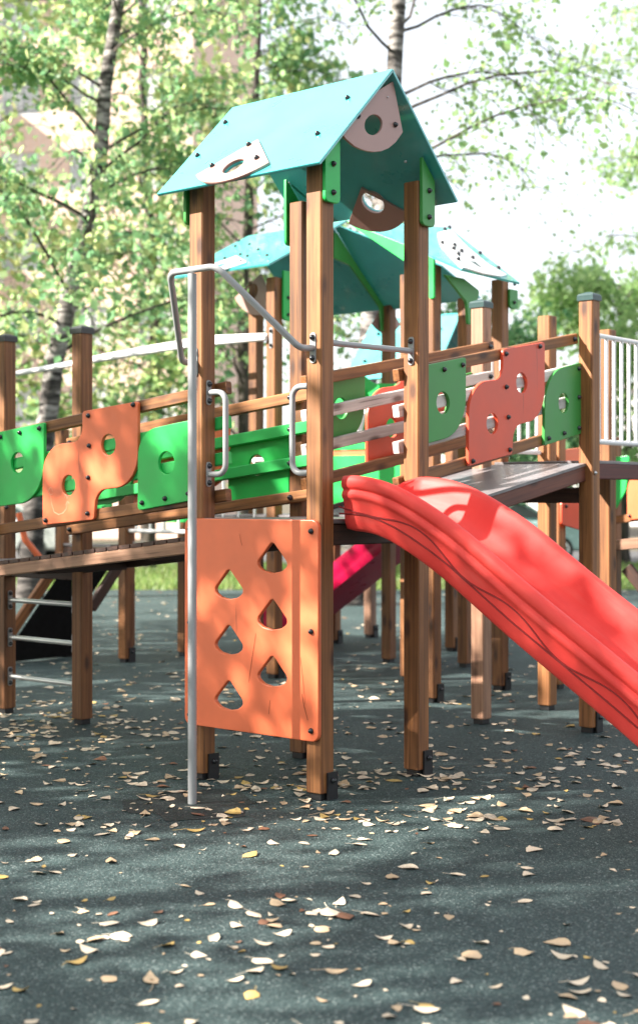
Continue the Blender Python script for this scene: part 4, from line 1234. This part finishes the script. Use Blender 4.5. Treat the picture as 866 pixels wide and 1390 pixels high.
def tree(label, trunk, r0, r1, bark, leafmat, crown_from, n_br, br_len, n_leaf, leaf, droop=0.25, spread=0.45, name='birch_tree', group=None, rise=0.5, az=None, density=1.0, extra=()):
    base = Vector(trunk[0]); base.z = -0.02
    t = thing(name, base, label, 'tree', group)
    TP = [Vector(p) for p in trunk]
    # resample the trunk with a slight wobble
    Lk = [0]
    for a, b in zip(TP, TP[1:]): Lk.append(Lk[-1] + (b - a).length)
    def tp(f):
        d = f * Lk[-1]
        for i in range(1, len(TP)):
            if d <= Lk[i] + 1e-6:
                return TP[i - 1].lerp(TP[i], (d - Lk[i - 1]) / (Lk[i] - Lk[i - 1]))
        return TP[-1].copy()
    V, Fc = [], []
    pts = [tp(k / 22) + Vector((random.gauss(0, 0.02), random.gauss(0, 0.02), 0)) * (0 if k == 0 else 1) for k in range(23)]
    pts[0].z = -0.03
    limb(V, Fc, pts, r0, r1, 12)
    # root flare
    for i in range(12):
        V[i] = base + (V[i] - Vector(trunk[0])) * 1.25; V[i].z = -0.05
    mesh_obj('trunk', V, Fc, bark, t, sm=60)
    V, Fc, C = [], [], []
    specs = []
    for k in range(n_br):
        f = crown_from + (0.99 - crown_from) * (k + random.random()) / n_br
        a = random.uniform(0, 2 * math.pi) if az is None else random.uniform(*az)
        L = br_len * (1.15 - 0.65 * (f - crown_from) / max(1e-3, 1 - crown_from)) * random.uniform(0.7, 1.2)
        specs.append((tp(f), Vector((math.cos(a), math.sin(a), rise + random.uniform(-0.25, 0.35))), L, r0 * (0.21 - 0.13 * f)))
    for e in extra: specs.append(e)
    for p, d, L, r in specs:
        B = wander(p, d, L, 9, 0.12, droop)
        limb(V, Fc, B, max(0.016, r), 0.006, 6)
        for q in range(2, 10):
            for _ in range(2):
                dd_ = (B[q] - B[q - 1]).normalized() + Vector((random.gauss(0, .7), random.gauss(0, .7), random.gauss(-0.1, .45)))
                tw = wander(B[q], dd_, L * random.uniform(0.18, 0.42), 5, 0.2, droop * 1.6)
                limb(V, Fc, tw, 0.007, 0.003, 4)
                for s in tw[1:]: C.append((s, spread * 0.55))
            C.append((B[q], spread * 0.7))
    mesh_obj('branches', V, Fc, M['bark'], t, sm=60)
    if n_leaf:
        ctr = np.array([[c[0].x, c[0].y, c[0].z] for c in C]); sg = np.array([c[1] for c in C])
        wgt = rng.gamma(0.42, 1.0, len(C)); wgt /= wgt.sum()
        idx = rng.choice(len(C), n_leaf, p=wgt)
        pos = ctr[idx] + rng.normal(size=(n_leaf, 3)) * sg[idx][:, None] * np.array([0.5, 0.5, 0.42])[None]
        pos = pos[pos[:, 2] > 0.5]
        tz = np.array([[q.x, q.y, q.z] for q in pts])
        ax_ = np.stack([np.interp(pos[:, 2], tz[:, 2], tz[:, i]) for i in (0, 1)], 1)
        keep = np.hypot(pos[:, 0] - ax_[:, 0], pos[:, 1] - ax_[:, 1]) > 0.55
        pos, ax_ = pos[keep], ax_[keep]
        lat_ = (pos[:, :2] - ax_) @ np.array([RT.x, RT.y])
        pos = pos[(np.abs(lat_) > 0.20) | (rng.random(len(pos)) < 0.3)]
        leaf_mesh('crown', pos, leaf, leafmat, t, tp(0.75))
    return t

# birch leaning to the right, at the grass edge on the left
A3 = lambda l, d, z: at(l, d, z)
tree('leaning birch with pale banded bark at the grass edge on the left', [A3(-4.33, 21.5, -0.02), A3(-4.20, 21.5, 1.9), A3(-4.05, 21.5, 2.9), A3(-3.84, 21.5, 4.0), A3(-3.56, 21.5, 5.2), A3(-3.32, 21.5, 6.4), A3(-3.12, 21.5, 8.06), A3(-2.98, 21.5, 9.0), A3(-2.8, 21.5, 11), A3(-2.7, 21.6, 13)],
     0.18, 0.05, M['birch'], M['leaf_a'], 0.27, 34, 3.2, 13000, 0.115, droop=0.28, spread=0.6)
tree('straight birch with dark bark rising behind the front tower roof', [A3(0.48, 20, -0.02), A3(0.67, 20, 3.5), A3(0.74, 20, 4.3), A3(0.89, 20, 5.9), A3(1.06, 20, 7.4), A3(1.13, 20, 8.4), A3(1.2, 20, 11), A3(1.2, 20, 13.5)],
     0.185, 0.05, M['birch'], M['leaf_d'], 0.36, 24, 3.1, 11000, 0.085, droop=0.34, spread=0.6)
tree('slender tree with pale yellow leaves standing far left beside the brick block', [A3(-7.4, 27, 0), A3(-7.2, 27, 4), A3(-7.3, 27, 8), A3(-7.1, 27, 13)], 0.15, 0.04, M['bark'], M['leaf_c'], 0.18, 30, 3.6, 7500, 0.14, spread=0.8, name='park_tree')
tree('yellowing tree behind the leaning birch and the left bridge', [A3(-3.6, 30, 0), A3(-3.4, 30, 5), A3(-3.7, 30, 10), A3(-3.6, 30, 14)], 0.17, 0.04, M['bark'], M['leaf_c'], 0.2, 32, 4.0, 7500, 0.15, spread=0.9, name='park_tree')
tree('green tree standing between the two front tower roofs in the back', [A3(-1.4, 28, 0), A3(-1.5, 28, 5), A3(-1.25, 28, 9), A3(-1.1, 28, 13)], 0.16, 0.04, M['bark'], M['leaf_a'], 0.16, 32, 3.3, 8500, 0.145, spread=0.8, name='park_tree')
tree('green bushy tree behind the rear tower, right of the dark trunk', [A3(3.4, 31, 0), A3(3.5, 31, 3), A3(3.3, 31, 5.2)], 0.14, 0.04, M['bark'], M['leaf_b'], 0.3, 22, 2.9, 13000, 0.14, spread=0.75, name='park_tree')
tree('glare-paled green tree behind the white baluster railing at the right edge', [A3(7.0, 33, 0), A3(7.1, 33, 3), A3(6.9, 33, 6.4)], 0.14, 0.04, M['bark'], M['leaf_d'], 0.22, 26, 3.3, 14000, 0.15, spread=0.8, name='park_tree')
tree('tall sparse tree at the upper right with thin glare-paled leaves', [A3(9.2, 34, 0), A3(9.0, 34, 6), A3(8.6, 34, 12), A3(8.2, 34, 15)], 0.18, 0.05, M['bark'], M['leaf_d'], 0.3, 16, 3.6, 6000, 0.12, droop=0.22, spread=0.9, name='park_tree')
# trees outside the frame; those on the sunny side throw the dappled shade
for k, (la, de, lm, lab) in enumerate(((-9.0, 3.4, 'leaf_b', 'broad green tree nearest the camera on the sunny side of the playground'), (-9.6, 6.4, 'leaf_a', 'birch beside the playground opposite the front tower'),
                                       (-9.0, 9.6, 'leaf_a', 'birch beside the playground opposite the left bridge'), (-9.5, 13.2, 'leaf_b', 'broad green tree furthest back on the sunny side of the playground'),
                                       (-4.5, -6.5, 'leaf_b', 'unseen broad green tree added behind the camera to the left to block sky light'), (2.0, -8.0, 'leaf_b', 'unseen broad green tree added straight behind the camera to block sky light'), (7.5, -4.0, 'leaf_b', 'unseen broad green tree added behind the camera to the right to block sky light'))):  # trees behind the camera are unseen, added to cut the sky fill
    tree(lab, [at(la, de), at(la - 0.1, de + 0.1, 2.6), at(la + 0.1, de, 5.2), at(la, de - 0.1, 7.75 if 3 < de < 7 else 7.4)], 0.2, 0.05, M['birch'] if lm == 'leaf_a' else M['bark'], M[lm], 0.32, 30, 3.2, 9000, 0.13, spread=0.6,
         name='birch_tree' if lm == 'leaf_a' else 'park_tree')

# ================================================================== FALLEN LEAVES
def litter_mat(name, c):
    m, n, l, b = newmat(name)
    tc = n.new('ShaderNodeTexCoord'); oi = n.new('ShaderNodeObjectInfo')
    nz = n.new('ShaderNodeTexNoise'); nz.inputs['Scale'].default_value = 45; nz.inputs['Detail'].default_value = 4
    l.new(tc.outputs['Object'], nz.inputs['Vector'])
    r = ramp(n, [(0.3, [x * 0.62 for x in c]), (0.7, [min(1, x * 1.12) for x in c])])
    l.new(nz.outputs['Fac'], r.inputs[0])
    mr = n.new('ShaderNodeMapRange'); mr.inputs['To Min'].default_value = 0.75; mr.inputs['To Max'].default_value = 1.2
    l.new(oi.outputs['Random'], mr.inputs['Value'])
    ml = n.new('ShaderNodeMix'); ml.data_type = 'RGBA'; ml.blend_type = 'MULTIPLY'; ml.inputs[0].default_value = 1
    l.new(r.outputs[0], ml.inputs[6]); l.new(mr.outputs[0], ml.inputs[7])
    l.new(ml.outputs[2], b.inputs['Base Color'])
    b.inputs['Roughness'].default_value = 0.6
    return m
LM = {'pale': litter_mat('pale_dry_leaf', (0.80, 0.66, 0.49)), 'tan': litter_mat('tan_dry_leaf', (0.62, 0.45, 0.28)),
      'yellow': litter_mat('yellow_leaf', (0.56, 0.38, 0.12)), 'brown': litter_mat('brown_leaf', (0.22, 0.10, 0.055))}
def leaf_geo(kind):
    """one fallen leaf about 1 unit long: ovate blade, curled, with a stalk. kind gives the outline and curl"""
    rr = random.Random(kind * 17 + 3)
    n = 8
    wmax = rr.uniform(0.26, 0.44); cur = rr.choice((-0.15, 0.0, 0.1, 0.25, 0.6)); fold = rr.choice((0.0, 0.06, 0.15, 0.35, -0.15)); tw = rr.uniform(-0.5, 0.5)
    V, Fc = [], []
    for i in range(n + 1):
        f = i / n
        w = wmax * (math.sin(math.pi * f ** 0.75) ** 0.75 + (0.12 if i == 0 else 0)) * (1.1 - 0.35 * f) if i < n else 0.0
        w *= 1 + rr.uniform(-0.10, 0.10)
        x = f - 0.5
        z = cur * (x * x - 0.08) * 0.8 + 0.02
        a = tw * x
        for s in (-1, -0.55, 0, 0.55, 1):
            yy = s * w; zz = z + s * s * w * fold + (0.015 if s == 0 else 0)
            V.append((x + 0.05 * rr.uniform(-1, 1) * abs(s) / n, yy * math.cos(a), zz + yy * math.sin(a)))
    for i in range(n):
        for s in range(4):
            q = i * 5 + s
            Fc.append((q, q + 1, q + 6, q + 5))
    b = len(V)
    sl_ = rr.uniform(0.25, 0.65); cy = rr.uniform(-0.25, 0.25)
    for k in range(4):
        f = k / 3
        x = -0.5 - sl_ * f; y = cy * f * f; z = V[2][2] * (1 - f) + 0.05 * f
        V += [(x, y - 0.010, z), (x, y + 0.010, z + 0.008)]
    for k in range(3):
        Fc.append((b + 2 * k, b + 2 * k + 1, b + 2 * k + 3, b + 2 * k + 2))
    zmin = min(v[2] for v in V)
    V = [(x, y, z - zmin + 0.01) for x, y, z in V]
    return V, Fc
LG = [leaf_geo(k) for k in range(16)]
LMESH = {}
for k, (V, Fc) in enumerate(LG):
    for c in LM:
        me = bpy.data.meshes.new('fallen_leaf'); me.from_pydata(V, [], Fc); me.materials.append(LM[c]); me.update()
        smooth(me, 60)
        LMESH[(k, c)] = me
spots = []
posts_xy = [(0.05, 0.05), (0.05, 0.86), (0.85, 0.05), (0.85, 0.86), (2.7, 0.05)]
def dens(lat, dep):
    p = at(lat, dep)
    n_ = 0.55 + 0.45 * math.sin(p.x * 2.1 + 1.3 * math.sin(p.y * 1.7)) * math.sin(p.y * 2.6 + p.x)
    # drifts: under the ladder on the left, under the slide on the right
    n_ += 2.6 * math.exp(-((p.x - 0.6) ** 2 / 1.2 + (p.y - 3.0) ** 2 / 1.6))
    n_ += 1.3 * math.exp(-((p.x - 1.8) ** 2 / 1.6 + (p.y + 0.6) ** 2 / 1.0))
    n_ += 0.8 * math.exp(-((p.x - 0.4) ** 2 / 1.0 + (p.y - 0.5) ** 2 / 1.0))
    return n_
tries = 0
while len(spots) < 2700 and tries < 60000:
    tries += 1
    dep = 3.7 * (23.2 / 3.7) ** random.random() if random.random() < 0.72 else random.uniform(3.8, 23.2)
    lat = random.uniform(-0.27, 0.27) * dep + random.uniform(-0.3, 0.3)
    if random.random() * 3.0 > dens(lat, dep) * (1.0 if dep > 6.3 else 0.55): continue
    spots.append((dep, lat))
spots.sort()
def leaf_params(dep):
    sz = random.choice((0.016, 0.022, 0.028, 0.036, 0.046, 0.056, 0.068, 0.08)) * random.uniform(0.8, 1.15)
    c = random.choices(('pale', 'tan', 'yellow', 'brown'), (0.62, 0.24, 0.08, 0.06))[0]
    return sz, c, random.randrange(16), random.uniform(0, 6.283), random.gauss(0, 0.11), random.gauss(0, 0.11)
LAB = {'pale': 'pale bleached', 'tan': 'tan dry', 'yellow': 'yellow', 'brown': 'dark brown'}
def place(lat, dep):
    side = 'left' if lat < -0.075 * dep else ('right' if lat > 0.075 * dep else 'middle')
    row = 'nearest rubber ground' if dep < 4.75 else ('open ground before the tower' if dep < 5.7 else 'ground just before the posts')
    return ('%s of the %s' % (side, row)) if side != 'middle' else 'middle of the ' + row
far = {c: ([], []) for c in LM}
for i, (dep, lat) in enumerate(spots):
    sz, c, k, rz, rx, ry = leaf_params(dep)
    p = at(lat, dep, 0.002)
    if i < 300:
        o = bpy.data.objects.new('fallen_leaf', LMESH[(k, c)])
        COL.objects.link(o)
        o.location = p; o.rotation_euler = (rx, ry, rz); o.scale = (sz, sz, sz)
        w_ = 'small' if sz < 0.047 else 'large'
        tag(o, '%s %s fallen leaf lying on the %s' % (w_, LAB[c], place(lat, dep)), 'leaf', '%s %s leaves, %s' % (w_, LAB[c], place(lat, dep)))
    else:
        V, Fc = LG[k]
        mt = Matrix.Translation(p) @ Matrix.Rotation(rz, 4, 'Z') @ Matrix.Rotation(rx, 4, 'X') @ Matrix.Scale(sz * 1.05, 4)
        s0 = len(far[c][0])
        far[c][0].extend([tuple(mt @ Vector(v)) for v in V]); far[c][1].extend([tuple(s0 + a for a in f) for f in Fc])
Vall, Fall, mi = [], [], []
for j, c in enumerate(LM):
    s0 = len(Vall)
    Vall += far[c][0]; Fall += [tuple(s0 + a for a in f) for f in far[c][1]]; mi += [j] * len(far[c][1])
me = bpy.data.meshes.new('leaf_litter'); me.from_pydata(Vall, [], Fall)
for c in LM: me.materials.append(LM[c])
me.polygons.foreach_set('material_index', mi); me.update()
o = bpy.data.objects.new('leaf_litter', me); COL.objects.link(o)
tag(o, 'scattered dry leaf litter over the back of the rubber ground', 'leaf litter', kind='stuff')
